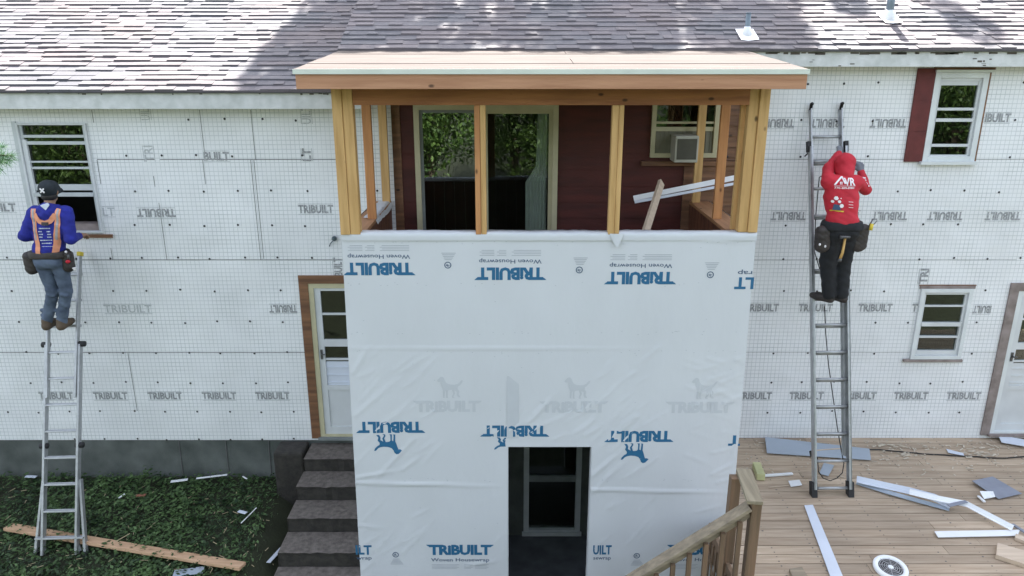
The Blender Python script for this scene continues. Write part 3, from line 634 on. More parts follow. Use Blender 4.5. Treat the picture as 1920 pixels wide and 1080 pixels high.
for px, py in ((841, 762), (1075, 763), (1309, 764)):
    X, _, Z = W(px, py, YF); logo(mb, X, Z, 118 * scal(py), 0, 4, PL); flat(mb, DOG, X + .03, Z + .215, .26, .24, 0, idx=4, place=PL)
LG(866, 1031, 114); LGpart(689, 1031, 30, 'ILT', 'wrap', 0, .95); LGpart(1127, 1031, 34, 'UILT', 'sewrap', 0, .95); LG(1306, 1031, 112)
for px, py in ((748, 1040), (1190, 1042)): seal(px, py, 0)
mb.cur = 4; a = W(951, 705, YF); b = W(972, 838, YF)     # second layer showing faintly beside the opening
mb.add([PL(a[0], a[2]), PL(a[0] + .02, a[2]), PL(b[0], a[2] - .09), PL(b[0], b[2] + .1), PL(a[0], b[2] + .1)], [(0, 4, 3, 2, 1)])
rn = random.Random(33); mb.cur = 3
for k in range(150):
    X, Z = rn.uniform(PX0 + .03, PX1 - .03), rn.choice([SZ - .09, SZ - .5, SZ - 1.0, WZ(655, YF) - .03, WZ(900, YF), rn.uniform(.3, SZ)]) + rn.uniform(-.02, .02)
    if OP[0] - .05 < X < OP[1] + .05 and Z < OP[3] + .05: continue
    mb.add([PL(X, Z), PL(X + .012, Z + .001), PL(X + .012, Z + .0035), PL(X, Z + .003)], [(0, 1, 2, 3)])
build(mb, 'housewrap', ['wrap', 'ink', 'inkdark', 'inkgrey', 'ghost'], porch)
mb = MB()                                      # opening reveal and the side walls
mb.box(OP[0] - .0, YF + .003, -.95, OP[0] - .015, YF + .12, OP[3]); mb.box(OP[1], YF + .003, -.95, OP[1] + .015, YF + .12, OP[3]); mb.box(OP[0] - .01, YF + .004, OP[3], OP[1] + .01, YF + .12, OP[3] + .015)
fl = (SZ + .95) * .012
for sx, sg in ((PX0, -1), (PX1, 1)):
    mb.add([(sx, YF, SZ), (sx, D - .01, SZ), (sx + sg * fl, D - .01, -.95), (sx + sg * fl, YF, -.95)], [(0, 1, 2, 3) if sg > 0 else (3, 2, 1, 0)])
build(mb, 'side_wall', 'wrap', porch)
mb = MB(); mb.box(PX0 + .1, YF + .05, -.95, OP[0] - .02, YF + .11, 2.6); mb.box(OP[1] + .02, YF + .05, -.95, PX1 - .1, YF + .11, 2.6); mb.box(OP[0] - .02, YF + .05, OP[3] + .02, OP[1] + .02, YF + .11, 2.6)
mb.box(PX0 + .03, YF + .05, -.95, PX0 + .1, D, 2.6); mb.box(PX1 - .1, YF + .05, -.95, PX1 - .03, D, 2.6)
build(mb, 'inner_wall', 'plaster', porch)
mb = MB(); mb.box(PX0 + .02, YF + .02, -1.0, PX1 - .02, D + .02, -.9); build(mb, 'basement_floor', 'concretedark', porch)
mb = MB(); mb.box(PX0 + .02, YF + .1, 2.6, PX1 - .02, D + .03, 2.72); build(mb, 'floor', 'brownx', porch)
mb = MB()                                      # interior half walls in vertical planks
def planks(axis, a0, a1, c, z0, z1, t):
    n = max(1, int(abs(a1 - a0) / .14)); st_ = (a1 - a0) / n
    for i in range(n):
        q = a0 + i * st_; zo = .0
        if axis == 'y': mb.box(c, q + .003, z0, c + t, q + st_ - .003, z1)
        else: mb.box(q + .003, c, z0, q + st_ - .003, c + t, z1)
planks('y', YF + .12, D, -1.425, 2.72, SZ - .03, .012); planks('y', YF + .12, D, 2.083, 2.72, SZ - .03, .012); planks('x', PX0 + .1, PX1 - .1, YF + .10, 2.72, SZ - .03, .012)
build(mb, 'plank_lining', 'brown', porch)
# wrapped front sill, slightly lumpy
mb = MB(); mb.sm = True; n = 150; vs = []
prof = [(-.012, -.06), (-.015, -.02), (-.012, .006), (.0, .018), (.05, .02), (.11, .016), (.118, -.02)]
for i in range(n + 1):
    x = PX0 - .004 + (PX1 - PX0 + .008) * i / n
    for (yy, zz) in prof:
        nn = .010 * noise.noise((x * 3, yy * 9, 1)) + .005 * noise.noise((x * 14, yy * 20, 4)); vs.append((x, YF + yy + nn * .5, SZ + zz + (nn if zz > -.05 else 0)))
k = len(prof); mb.add(vs, [(i * k + j, (i + 1) * k + j, (i + 1) * k + j + 1, i * k + j + 1) for i in range(n) for j in range(k - 1)]); mb.sm = False
fx = WX(1155, 440, YF); mb.sm = True
mb.add([(fx - .07, YF - .016, SZ + .01), (fx + .075, YF - .016, SZ + .012), (fx + .02, YF - .05, SZ - .11), (fx - .002, YF - .045, SZ - .115), (fx, YF - .045, SZ + .01)], [(0, 3, 4), (3, 2, 4), (2, 1, 4)])
mb.sm = False
build(mb, 'wrapped_sill', 'wrap', porch)
for a_, b_ in ((PX0 + .02, -1.41), (2.075, PX1 - .02)):
    mb = MB(); mb.box(a_, YF + .12, SZ - .03, b_, D - .01, SZ + .006); build(mb, 'side_sill', 'sillw', porch, .003)
mb = MB(); mb.sm = True; vs = []; n = 26          # crumpled film over the back end of the left sill
for i in range(n + 1):
    y = 7.55 + (D - .03 - 7.55) * i / n
    for j in range(6):
        x = PX0 + .08 + .15 * j / 5; vs.append((x + .01 * noise.noise((y * 9, j, 1)), y, SZ + .022 - (.07 if j == 5 else 0) + .022 * noise.noise((y * 8, x * 14, 2))))
mb.add(vs, [(i * 6 + j, i * 6 + j + 1, (i + 1) * 6 + j + 1, (i + 1) * 6 + j) for i in range(n) for j in range(5)]); mb.sm = False
build(mb, 'film_end', 'wrap', porch)
HZ0, HZ1 = WZ(197, YF), WZ(166, YF) + .03
def post(x0, x1, y0, y1, m='stud', z0=None, z1=None, name='post'):
    mb = MB(); mb.box(x0, y0, z0 if z0 is not None else SZ + .02, x1, y1, z1 or HZ1); return build(mb, name, m, porch, .004)
post(PX0 - .0, PX0 + .09, YF - .03, YF + .09, 'stud', SZ + .0); post(PX0 + .092, PX0 + .185, YF - .018, YF + .075, 'stud', SZ - .0)
post(PX1 - .09, PX1, YF - .02, YF + .09, 'stud', SZ + .02); post(PX1 - .18, PX1 - .092, YF + .0, YF + .09, 'stud', SZ + .02)
x = WX(901, 300, YF); post(x - .052, x - .002, YF - .02, YF + .07, 'studr', SZ + .0, HZ0, 'stud'); post(x + 0, x + .05, YF - .015, YF + .07, 'stud', SZ + .0, HZ0, 'stud')
x = WX(1156, 300, YF); post(x - .055, x + .002, YF - .02, YF + .07, 'stud', SZ + .0, HZ0, 'stud'); post(x + .004, x + .05, YF - .012, YF + .07, 'stud', SZ + .0, HZ0, 'stud')
for sx in (-1.495, 2.08):
    for y, m in ((7.55, 'studr'), (D - .13, 'stud')): post(sx, sx + .09, y, y + .045, m, SZ + .008, HZ1, 'stud')
post(2.12, 2.21, 7.04, 7.085, 'stud', SZ + .008, HZ1, 'stud')
mb = MB(); mb.box(PX0 + .187, YF - .012, HZ0, PX1 - .182, YF + .08, HZ1); build(mb, 'header', 'header', porch, .004)
for a_, b_ in ((-1.50, -1.40), (2.075, 2.175)):
    mb = MB(); mb.box(a_, YF + .1, HZ0 + .06, b_, D - .01, HZ1); build(mb, 'side_plate', 'sillw', porch, .003)
# shed roof
YR = 6.5; rs = math.tan(R(5.4)); X0, X1 = WX(549, 130, YR), WX(1518, 130, YR); ZT = WZ(130, YR)
mb = MB(); n = 5; yb = 8.42
for i in range(4):
    ya = YR - .015 + (yb - YR) * i / 4; yc = YR - .015 + (yb - YR) * (i + 1) / 4 - .016
    za, zb = ZT + (ya - YR) * rs, ZT + (yc - YR) * rs; lip = .003 * (i % 2)
    for a, b in ((X0, .55), (.556, X1)) if i % 2 else ((X0, X1),):
        mb.add([(a, ya, za + lip), (b, ya, za + lip), (b, yc, zb + lip), (a, yc, zb + lip), (a, ya, za - .018), (b, ya, za - .018), (b, yc, zb - .018), (a, yc, zb - .018)], [(0, 1, 2, 3), (7, 6, 5, 4), (0, 4, 5, 1), (1, 5, 6, 2), (2, 6, 7, 3), (3, 7, 4, 0)])
build(mb, 'roof_sheathing', 'ply', porch)
mb = MB(); mb.box(X0 + .004, YR - .03, WZ(139, YR), X1 - .004, YR - .018, ZT + .002); build(mb, 'drip_edge', 'drip', porch)
mb = MB(); mb.box(X0 + .02, YR - .012, WZ(167, YR), X1 - .015, YR + .026, ZT - .02); build(mb, 'fascia', 'fascia', porch, .003)
mb = MB()
x = X0 + .05
while x < X1: mb.add([(a, b, c) for a in (x, x + .038) for b, c in ((YR + .027, ZT - .16), (D - .05, ZT + (D - YR) * rs - .17), (D - .05, ZT + (D - YR) * rs - .03), (YR + .027, ZT - .022))], [(0, 1, 2, 3), (7, 6, 5, 4), (0, 4, 5, 1), (2, 6, 7, 3)]); x += .406
build(mb, 'rafters', 'studr', porch)

# air conditioner and loose boards inside the porch
a = W(1256, 300, Y2); b = W(1302, 251, Y2)
ac = thing('air_conditioner', ((a[0] + b[0]) / 2, Y2, a[2]), 'beige air conditioner box set in the porch window', 'air conditioner')
m = MB(); m.box(a[0], Y2 - .24, a[2], b[0], Y2 + .02, b[2]); build(m, 'casing', 'acbox', ac, .01)
m = MB()
for k in range(16): z = a[2] + .035 + k * (b[2] - a[2] - .07) / 16; m.box(a[0] + .022, Y2 - .246, z, b[0] - .022, Y2 - .236, z + .016)
build(m, 'grille', 'acgrille', ac)
def loose(p, q, wd, th, mt, name, lbl, cat, up=(0, 0, 1), group=None):
    mb = MB(); mb.bar(p, q, wd, th, up); return tag(build(mb, name, mt, None, min(.003, th / 3)), lbl, cat, group)
loose(W(1210, 436, 7.2), W(1240, 342, 7.9), .085, .035, 'palewood', 'board', 'short pale board leaning on the inner half wall of the porch', 'board', (0, 1, .3))
loose(W(1188, 372, 8.0), W(1385, 332, 8.1), .06, .012, 'white', 'trim_strip', 'upper long white trim strip slanting across the porch interior', 'trim strip', (0, -1, .6))
loose(W(1190, 379, 7.94), W(1385, 343, 8.04), .03, .012, 'bluewhite', 'trim_strip', 'lower thin pale trim strip slanting across the porch interior', 'trim strip', (0, -1, .4))

# ------------------------------------------------------------------ GROUND
def gz(x, y):
    z = -.17 * max(0, 8.55 - y); z = max(z, -.9)
    t = min(1, max(0, (x + 3.0) / .8)); t = t * t * (3 - 2 * t); z = z * (1 - t) - .92 * t
    if y > D: z = z
    return z + .025 * noise.noise((x * 1.2, y * 1.2, 0)) * (1 - t)
mb = MB(); mb.sm = True
gx = [-120, -60, -30, -18, -12] + list(np.arange(-10, 0.1, .25)) + [2, 5, 10, 18, 30, 60, 120]; gy = [-140, -80, -40, -20, -10, -4, 0, 2] + list(np.arange(3, 9.3, .2)) + [12, 20, 40, 80, 140]
vs = [(x, y, gz(x, y)) for x in gx for y in gy]; ny = len(gy)
mb.add(vs, [(i * ny + j, (i + 1) * ny + j, (i + 1) * ny + j + 1, i * ny + j + 1) for i in range(len(gx) - 1) for j in range(ny - 1)])
tag(build(mb, 'ground', 'soil'), kind='structure')
rnd = random.Random(11)
mb = MB()
def leaf(mb, c, s_, tone, tilt=.9):
    a = rnd.uniform(0, 6.283); u = Vector((math.cos(a), math.sin(a), rnd.uniform(-.5, .5) * tilt)).normalized(); v = u.cross(Vector((rnd.uniform(-.6, .6) * tilt, rnd.uniform(-.6, .6) * tilt, 1))).normalized()
    c = Vector(c); mb.t = tone; mb.add([c - u * s_, c - v * s_ * .45, c + u * s_, c + v * s_ * .5], [(0, 1, 2, 3)])
for k in range(46000):
    x = rnd.uniform(-9, -2.75); y = rnd.uniform(5.6, 8.56)
    if x > -3.3 and y > 6.9 and rnd.random() < (x + 3.3) / .4: continue
    n1 = noise.noise((x * 1.3, y * 1.3, 5)); n2 = noise.noise((x * 5, y * 5, 9))
    if rnd.random() < .25 - n1 * .5: continue
    hgt = abs(rnd.gauss(0, .045)) + .03 * (n2 + .5)
    if y > 8.2: hgt += max(0, noise.noise((x * 1.8, 2, 2))) * .22 * (y - 8.2) / .35 * rnd.random()
    leaf(mb, (x, y, gz(x, y) + .01 + hgt), rnd.uniform(.014, .03) if rnd.random() < .8 else .038, min(1, max(0, .38 + .5 * n2 + .35 * n1 + rnd.uniform(-.3, .3))))
for k in range(2600):                        # grass blades among the ivy
    x = rnd.uniform(-9, -2.9); y = rnd.uniform(5.6, 8.5); z = gz(x, y); a = rnd.uniform(0, 6.28); L = rnd.uniform(.05, .13); mb.t = rnd.uniform(.3, 1)
    mb.add([(x - .003, y, z), (x + .003, y, z), (x + math.cos(a) * L * .7, y + math.sin(a) * L * .7, z + L * .6)], [(0, 1, 2)])
tag(build(mb, 'ground_cover', 'leafB'), 'dark green ivy and grass covering the bank below the left wall', 'ground cover', kind='stuff')
# big weeds against the foundation are part of the cover
# steps
st_t = thing('concrete_steps', (-2.2, 7.4, -.4), 'worn dark concrete steps leading down from the left storm door', 'steps')
SX0, SX1 = WX(568, 850, 8.2), PX0 + .02
yy = [D + .01, 8.2, 7.84, 7.46, 7.07, 6.68, 6.3]; zz = [.50, .33, .15, -.03, -.21, -.39]
for i in range(6):
    mb = MB(); mb.sm = False; x0 = SX0 - .0 - .010 * i; n = 14
    top = [(x0 + (SX1 - x0) * k / n, yy[i + 1] + .018 * noise.noise((k * .9, i * 3, 1)), zz[i] + .010 * noise.noise((k * 1.3, i, 3))) for k in range(n + 1)]
    back = [(p[0], yy[i], zz[i] + .006 * noise.noise((p[0] * 4, i, 8))) for p in top]; bot = [(p[0], p[1] + .012, -1.0) for p in top]; sid = [(p[0], p[1] + .008, zz[i] - .04) for p in top]
    vs = back + top + sid + bot; m_ = n + 1
    f_ = [(k + r * m_, k + (r + 1) * m_, k + 1 + (r + 1) * m_, k + 1 + r * m_) for r in range(3) for k in range(n)]
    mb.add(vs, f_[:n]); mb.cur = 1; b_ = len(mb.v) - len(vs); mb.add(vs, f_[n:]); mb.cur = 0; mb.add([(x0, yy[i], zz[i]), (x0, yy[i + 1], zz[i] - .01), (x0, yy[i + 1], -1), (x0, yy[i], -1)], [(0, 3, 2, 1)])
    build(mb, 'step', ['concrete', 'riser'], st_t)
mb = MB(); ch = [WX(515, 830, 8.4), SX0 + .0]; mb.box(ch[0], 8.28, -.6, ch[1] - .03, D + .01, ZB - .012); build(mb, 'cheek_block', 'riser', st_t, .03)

# ------------------------------------------------------------------ DECK
deck = thing('deck', (5, 7, .4), 'weathered brown plank deck littered with offcuts below the right wall', 'deck')
mb = MB(); rnd = random.Random(4); y = D + .01; i = 0
while y > 4.6:
    wd = .136; x0 = PX1 + .075 if y > YF - .15 else 2.08; joints = sorted([x0] + [x0 + .2 + rnd.uniform(0, 5) for _ in range(2)] + [9.6])
    joints = [joints[0]] + [j for a_, j in zip(joints, joints[1:]) if j - a_ > .6]
    if joints[-1] != 9.6: joints[-1] = 9.6
    for a, b in zip(joints, joints[1:]):
        mb.t = rnd.random(); dz = rnd.uniform(-.002, .002); mb.box(a + .002, y - wd + .006, DECK - .035, b - .002, y, DECK + dz)
    y -= wd + .004
build(mb, 'deck_boards', 'deck', deck)
mb = MB(); mb.t = 0; mb.box(PX1 + .08, 6.8, .2, 9.5, D, .53); mb.box(2.1, 4.7, .2, 9.5, 6.75, .53); build(mb, 'joists', 'oldpost', deck)
mb = MB(); y = D + .01; rnd = random.Random(9)
while y > 5.2:
    for k in range(17):
        x = 2.6 + k * .406
        for dy in (-.03, -.10): mb.box(x + rnd.uniform(-.01, .01), y + dy - .004, DECK, x + rnd.uniform(.006, .012), y + dy + .004, DECK + .0035)
    y -= .14
build(mb, 'screw_heads', 'seam', deck)['kind'] = 'stuff'
for x, y in ((2.2, 4.8), (5.5, 4.8), (9.3, 4.8)):
    mb = MB(); mb.box(x, y, -.95, x + .1, y + .1, .2); build(mb, 'support_post', 'oldpost', deck)
# stair railing
PYF = 5.74
ra = thing('stair_railing', (2.14, PYF, .57), 'weathered timber stair railing beside the right corner of the porch', 'railing')
a = W(1405, 945, PYF); b = W(1190, 1080, PYF); dx_, dz_ = b[0] - a[0], b[2] - a[2]
e = (a[0] + dx_ * 1.9, PYF, a[2] + dz_ * 1.9)
mb = MB(); mb.bar((a[0] + .0, PYF, a[2] - .02), e, .13, .035, (0, 0, 1)); build(mb, 'handrail', 'oldwoodx', ra, .004)
mb = MB(); mb.bar((a[0], PYF + .0, a[2] - .085), (e[0], PYF, e[2] - .065), .04, .085, (0, 0, 1)); build(mb, 'upper_rail', 'oldwoodx', ra, .003)
mb = MB(); mb.bar((a[0], PYF, a[2] - .80), (e[0], PYF, e[2] - .80), .04, .085, (0, 0, 1)); build(mb, 'lower_rail', 'oldwoodx', ra, .003)
for k in range(12):
    t = .08 + k * .145; x = a[0] + dx_ * t; z = a[2] + dz_ * t
    mb = MB(); mb.box(x - .02, PYF - .06, z - .88, x + .02, PYF - .022, z - .10); build(mb, 'baluster', 'oldpost', ra)
mb = MB(); x = a[0] + .055; mb.box(x - .045, PYF - .045, -.9, x + .045, PYF + .045, a[2] + .03); build(mb, 'post', 'oldpost', ra, .004)
mb = MB(); x2 = e[0] + .1; mb.box(x2 - .045, PYF - .03, -.9, x2 + .045, PYF + .045, e[2] - .02); build(mb, 'post', 'oldpost', ra, .004)
p1 = G(1414, 940, a[2] + .055); p2 = G(1398, 888, a[2] + .055)
mb = MB(); mb.bar((p1[0], PYF - .07, p1[2]), (p2[0] + .0, 6.22, p2[2]), .14, .036); build(mb, 'cap_board', 'oldwood', ra, .005)
mb = MB(); mb.bar((p1[0] - .04, PYF + .05, DECK - .05), (p1[0] - .04, 6.75, DECK - .05), .04, .12); mb.box(p1[0] - .08, 6.1, -.9, p1[0] + .01, 6.19, a[2] + .03); build(mb, 'stringer', 'oldpost', ra, .003)
# lattice skirt under the deck edge
mb = MB()
for k in range(9):
    y = PYF + .08 + k * .11
    if y > 6.75: break
    mb.bar((2.06, y, -.85), (2.06, y, .5), .035, .012, (1, 0, 0))
mb.bar((2.045, 5.8, -.2), (2.045, 6.7, .45), .035, .012, (1, 0, 0)); mb.bar((2.045, 5.8, .45), (2.045, 6.7, -.2), .035, .012, (1, 0, 0))
build(mb, 'skirt', 'oldpost', deck)

# ------------------------------------------------------------------ LADDERS
def lerp(a, b, t): return tuple(a[i] + (b[i] - a[i]) * t for i in range(3))
def ladder_frame(A, B):
    A, B = Vector(A), Vector(B); d = (B - A).normalized(); nrm = Vector((1, 0, 0)).cross(d).normalized(); return A, B, d, nrm
# left multi-position ladder
A, B, d, nrm = ladder_frame((-5.215, 7.28, gz(-5.2, 7.28) + .01), (-5.30, 8.52, 3.02))
L = (B - A).length; side = d.cross(nrm).normalized(); side = side if side.x > 0 else -side
la = thing('ladder', A, 'silver folding ladder with flared feet standing in the ivy against the left wall', 'ladder', 'ladders leaning on the house walls')
def P(s, t, o=0): return A + side * s + d * t + nrm * o
hw = .195
for sg in (-1, 1):
    m = MB(); m.bar(P(sg * hw, .0), P(sg * hw, L * .70), .028, .07, nrm); build(m, 'rail', 'alum', la, .004)
    m = MB(); m.bar(P(sg * (hw - .03), L * .52, .02), P(sg * (hw - .03 + .02), L, .02), .026, .06, nrm); build(m, 'upper_rail', 'alum', la, .004)
    m = MB(); m.bar(P(sg * (hw + .095), -.02, -.02), P(sg * (hw + .08), .16, -.02), .03, .06, nrm); m.bar(P(sg * (hw + .08), .16, -.02), P(sg * (hw + .018), .85, -.02), .028, .055, nrm); build(m, 'flared_leg', 'alum', la, .003)
    m = MB(); m.bar(P(sg * (hw + .097), -.05, -.02), P(sg * (hw + .095), .03, -.02), .045, .08, nrm); build(m, 'foot', 'rubber', la, .006)
    for t in (.70 * L, .36 * L):
        m = MB(); m.tube([P(sg * (hw - .03), t - .0), P(sg * (hw + .055), t - .0)], .034, 12); build(m, 'lock_knob', 'rubber', la)
    m = MB(); m.bar(P(sg * (hw - .008), L - .0, .02), P(sg * (hw - .006), L + .05, .02), .045, .075, nrm); build(m, 'end_cap', 'yellow', la, .006)
m = MB(); m.bar(P(.22, .03, -.03), P(.15, .20, -.03), .03, .02, nrm); build(m, 'foot_brace', 'alum', la)
tf = L * .7614; k = 0
tt = tf % .305
while tt < L - .1:
    wd = hw + (.085 if tt < .3 else 0)
    m = MB(); m.bar(P(-wd, tt, -.012), P(wd, tt, -.012), .032, .028, nrm); m.bar(P(-wd, tt - .004, .02), P(wd, tt - .004, .02), .022, .03, nrm); build(m, 'rung', 'alum', la, .005); tt += .305
# right extension ladder
A2, B2, d2, n2 = ladder_frame((3.587, 7.27, DECK + .02), (3.53, 8.52, 4.74)); L2 = (B2 - A2).length; s2 = d2.cross(n2).normalized(); s2 = s2 if s2.x > 0 else -s2
lb = thing('ladder', A2, 'tall silver extension ladder with black feet standing on the deck, rope hanging down it', 'ladder', 'ladders leaning on the house walls')
def Q(s, t, o=0): return A2 + s2 * s + d2 * t + n2 * o
for sg in (-1, 1):
    m = MB(); m.bar(Q(sg * .205, .06), Q(sg * .205, L2 * .9), .012, .075, n2); m.bar(Q(sg * .195, .06, -.034), Q(sg * .195, L2 * .9, -.034), .03, .007, n2); m.bar(Q(sg * .195, .06, .034), Q(sg * .195, L2 * .9, .034), .03, .007, n2); build(m, 'base_rail', 'alum', lb)
    m = MB(); m.bar(Q(sg * .168, .42, -.05), Q(sg * .172, L2, -.05), .012, .065, n2); m.bar(Q(sg * .162, .42, -.08), Q(sg * .166, L2, -.08), .026, .006, n2); build(m, 'fly_rail', 'alum', lb)
    m = MB(); m.bar(Q(sg * .205, -.03, -.01), Q(sg * .205, .14, -.01), .06, .085, n2)
    m.cur = 1
    for r_ in range(5):
        for c_ in (-1, 1): m.ell(Q(sg * .205 + c_ * .013, -.01 + r_ * .032, -.056), (.006, .003, .006), 6, 4)
    build(m, 'foot', ['rubber', 'alum'], lb, .006)
    m = MB(); m.tube([Q(sg * .17, L2 - .01, -.05), Q(sg * .17, L2 + .05, -.02), Q(sg * .17, L2 + .045, .0)], .019, 8); build(m, 'end_cap', 'rubber', lb)
    m = MB(); m.bar(Q(sg * .21, L2 * .9 - .06, -.02), Q(sg * .21, L2 * .9 + .06, -.02), .04, .05, n2); m.tube([Q(sg * .2, L2 * .9 - .06, -.05), Q(sg * .24, L2 * .9 - .1, -.06)], .008); build(m, 'guide_bracket', 'rubber', lb)
    m = MB(); m.bar(Q(sg * .2, .42, -.05), Q(sg * .2, .47, -.08), .03, .03, n2); build(m, 'guide_bracket', 'rubber', lb)
tfb = .509 * L2; tt = tfb % .305
while tt < L2 - .05:
    if tt < L2 * .9:
        m = MB(); m.tube([Q(-.2, tt), Q(.2, tt)], .017, 10); build(m, 'rung', 'alum', lb)
    if tt > .4 and not (tt > 3.35 and tt < 3.5):
        m = MB(); m.tube([Q(-.168, tt - .02, -.055), Q(.168, tt - .02, -.055)], .018, 10); build(m, 'fly_rung', 'alum', lb)
    tt += .305
m = MB(); pts = []
for px, py in ((1553, 568), (1555, 620), (1560, 680), (1568, 740), (1576, 800), (1584, 850), (1589, 875), (1586, 893), (1576, 903), (1563, 908), (1550, 903), (1541, 890), (1539, 862)):
    t = (L2 * max(0, (930 - py)) / 730 * .98); pts.append(Q((px - 1560) / F * 8.3 + .0, 0, 0) * 0 + A2 + s2 * ((px - (1560 - 7 * (930 - py) / 730)) / F * 8.35) + d2 * t + n2 * -.09)
m.tube(pts, .0055, 6); build(m, 'rope', 'rope', lb)
pts = []
for px, py in ((1600, 250), (1595, 300), (1540, 330), (1533, 400), (1530, 470), (1545, 520), (1560, 555)):
    pts.append(A2 + s2 * ((px - (1560 - 7 * (930 - py) / 730)) / F * 8.0) + d2 * (L2 * (930 - py) / 730) + n2 * -.045)
m = MB(); m.tube(pts[1:], .0055, 6); build(m, 'rope', 'rope', lb)

# ------------------------------------------------------------------ PEOPLE (implicit surfaces meshed once)
def sdf_mesh(prims, vox, name, mats, parent, wrinkle=0, wscale=14, cut=None, seed=0, stretch=(1, 1, 1)):
    P0 = np.min([np.minimum(p[0], p[1]) - max(p[2], p[3]) for p in prims], 0) - .04; P1 = np.max([np.maximum(p[0], p[1]) + max(p[2], p[3]) for p in prims], 0) + .04
    n = np.ceil((P1 - P0) / vox).astype(int) + 1; Fd = np.full(n, .08)
    ax = [P0[i] + vox * np.arange(n[i]) for i in range(3)]
    for p in prims:
        a, b, ra, rb = np.array(p[0], float), np.array(p[1], float), p[2], p[3]; k = p[4] if len(p) > 4 else .03; sub = len(p) > 5 and p[5] == 'sub'
        mg = max(ra, rb) + .07; lo = np.maximum(((np.minimum(a, b) - mg - P0) / vox).astype(int), 0); hi = np.minimum(((np.maximum(a, b) + mg - P0) / vox).astype(int) + 2, n)
        X, Y, Z = np.meshgrid(ax[0][lo[0]:hi[0]], ax[1][lo[1]:hi[1]], ax[2][lo[2]:hi[2]], indexing='ij')
        ab = b - a; L_ = max(ab @ ab, 1e-9); t = np.clip(((X - a[0]) * ab[0] + (Y - a[1]) * ab[1] + (Z - a[2]) * ab[2]) / L_, 0, 1)
        dd = np.sqrt((X - a[0] - t * ab[0]) ** 2 + (Y - a[1] - t * ab[1]) ** 2 + (Z - a[2] - t * ab[2]) ** 2) - (ra + (rb - ra) * t)
        sl_ = (slice(lo[0], hi[0]), slice(lo[1], hi[1]), slice(lo[2], hi[2])); O = Fd[sl_]
        h = np.clip(.5 + .5 * (O - dd) / k, 0, 1); Fd[sl_] = O * (1 - h) + dd * h - k * h * (1 - h)
    if wrinkle:
        X, Y, Z = np.meshgrid(*ax, indexing='ij'); q = wscale
        Fd = Fd + wrinkle * (np.sin(Z * q * 2.1 + 2.2 * np.sin(X * q * .8 + seed) + Y * 6) * .6 + np.sin(Z * q * 3.7 + X * q * 2.3 + seed + 1.7 * np.sin(Y * q)) * .4)
    if cut is not None:
        X, Y, Z = np.meshgrid(*ax, indexing='ij'); Fd = np.maximum(Fd, cut(X, Y, Z))
    ins = Fd < 0; nx, ny, nz = n; cs = np.zeros((nx - 1, ny - 1, nz - 1, 3)); ct = np.zeros((nx - 1, ny - 1, nz - 1))
    corners = [(i, j, k) for i in (0, 1) for j in (0, 1) for k in (0, 1)]
    g = lambda c, A_: A_[c[0]:c[0] + nx - 1, c[1]:c[1] + ny - 1, c[2]:c[2] + nz - 1]
    for a in corners:
        for axis in range(3):
            if a[axis]: continue
            b = list(a); b[axis] = 1; fa, fb = g(a, Fd), g(b, Fd); cr = g(a, ins) != g(b, ins)
            t = np.where(cr, fa / np.where(cr, fa - fb, 1), 0)
            for q in range(3): cs[..., q] += np.where(cr, a[q] + (t if q == axis else 0), 0)
            ct += cr
    act = ct > 0; ids = np.full(act.shape, -1); ids[act] = np.arange(act.sum()); I = np.argwhere(act)
    V = P0 + vox * (I + cs[act] / ct[act][:, None]); Fc = []
    for axis in range(3):
        o1, o2 = [(1, 2), (2, 0), (0, 1)][axis]; sA = [slice(None)] * 3; sB = [slice(None)] * 3; sA[axis] = slice(0, -1); sB[axis] = slice(1, None)
        E = np.argwhere(ins[tuple(sA)] != ins[tuple(sB)])
        E = E[(E[:, o1] > 0) & (E[:, o2] > 0) & (E[:, o1] < n[o1] - 1) & (E[:, o2] < n[o2] - 1)]
        fl_ = ins[E[:, 0], E[:, 1], E[:, 2]]
        def idf(d1, d2):
            q = E.copy(); q[:, o1] += d1; q[:, o2] += d2; return ids[q[:, 0], q[:, 1], q[:, 2]]
        quad = np.stack([idf(-1, -1), idf(0, -1), idf(0, 0), idf(-1, 0)], 1); quad[~fl_] = quad[~fl_][:, ::-1]; Fc.append(quad)
    Fc = np.concatenate(Fc); mb = MB(); mb.sm = True; mb.add(V.tolist(), Fc.tolist()); return build(mb, name, mats, parent)
def V3(*a): return np.array(a, float)
def bvh_of(o):
    org = ORG[o]; return BVHTree.FromPolygons([(v.co.x + org.x, v.co.y + org.y, v.co.z + org.z) for v in o.data.vertices], [tuple(p.vertices) for p in o.data.polygons])
def onto(bv, off=.010, y0=None):
    def f(X, Z):
        h = bv.ray_cast(Vector((X, 5, Z)), Vector((0, 1, 0)))
        return (X, (h[0].y if h[0] else y0) - off, Z)
    return f
def ribbon(mb, bv, pts, wd, off=.008, n=10):
    f = onto(bv, off, 7.9); L = []
    for (x0, z0), (x1, z1) in zip(pts, pts[1:]):
        for i in range(n): t = i / n; L.append((x0 + (x1 - x0) * t, z0 + (z1 - z0) * t))
    L.append(pts[-1]); vs = []
    for i, (x, z) in enumerate(L):
        a, b = L[max(i - 1, 0)], L[min(i + 1, len(L) - 1)]; dx, dz = b[0] - a[0], b[1] - a[1]; q = math.hypot(dx, dz) or 1
        for s_ in (-1, -.33, .33, 1): vs.append(f(x - dz / q * wd / 2 * s_, z + dx / q * wd / 2 * s_))
    mb.add(vs, [(i * 4 + j, i * 4 + j + 1, i * 4 + 5 + j, i * 4 + 4 + j) for i in range(len(L) - 1) for j in range(3)])
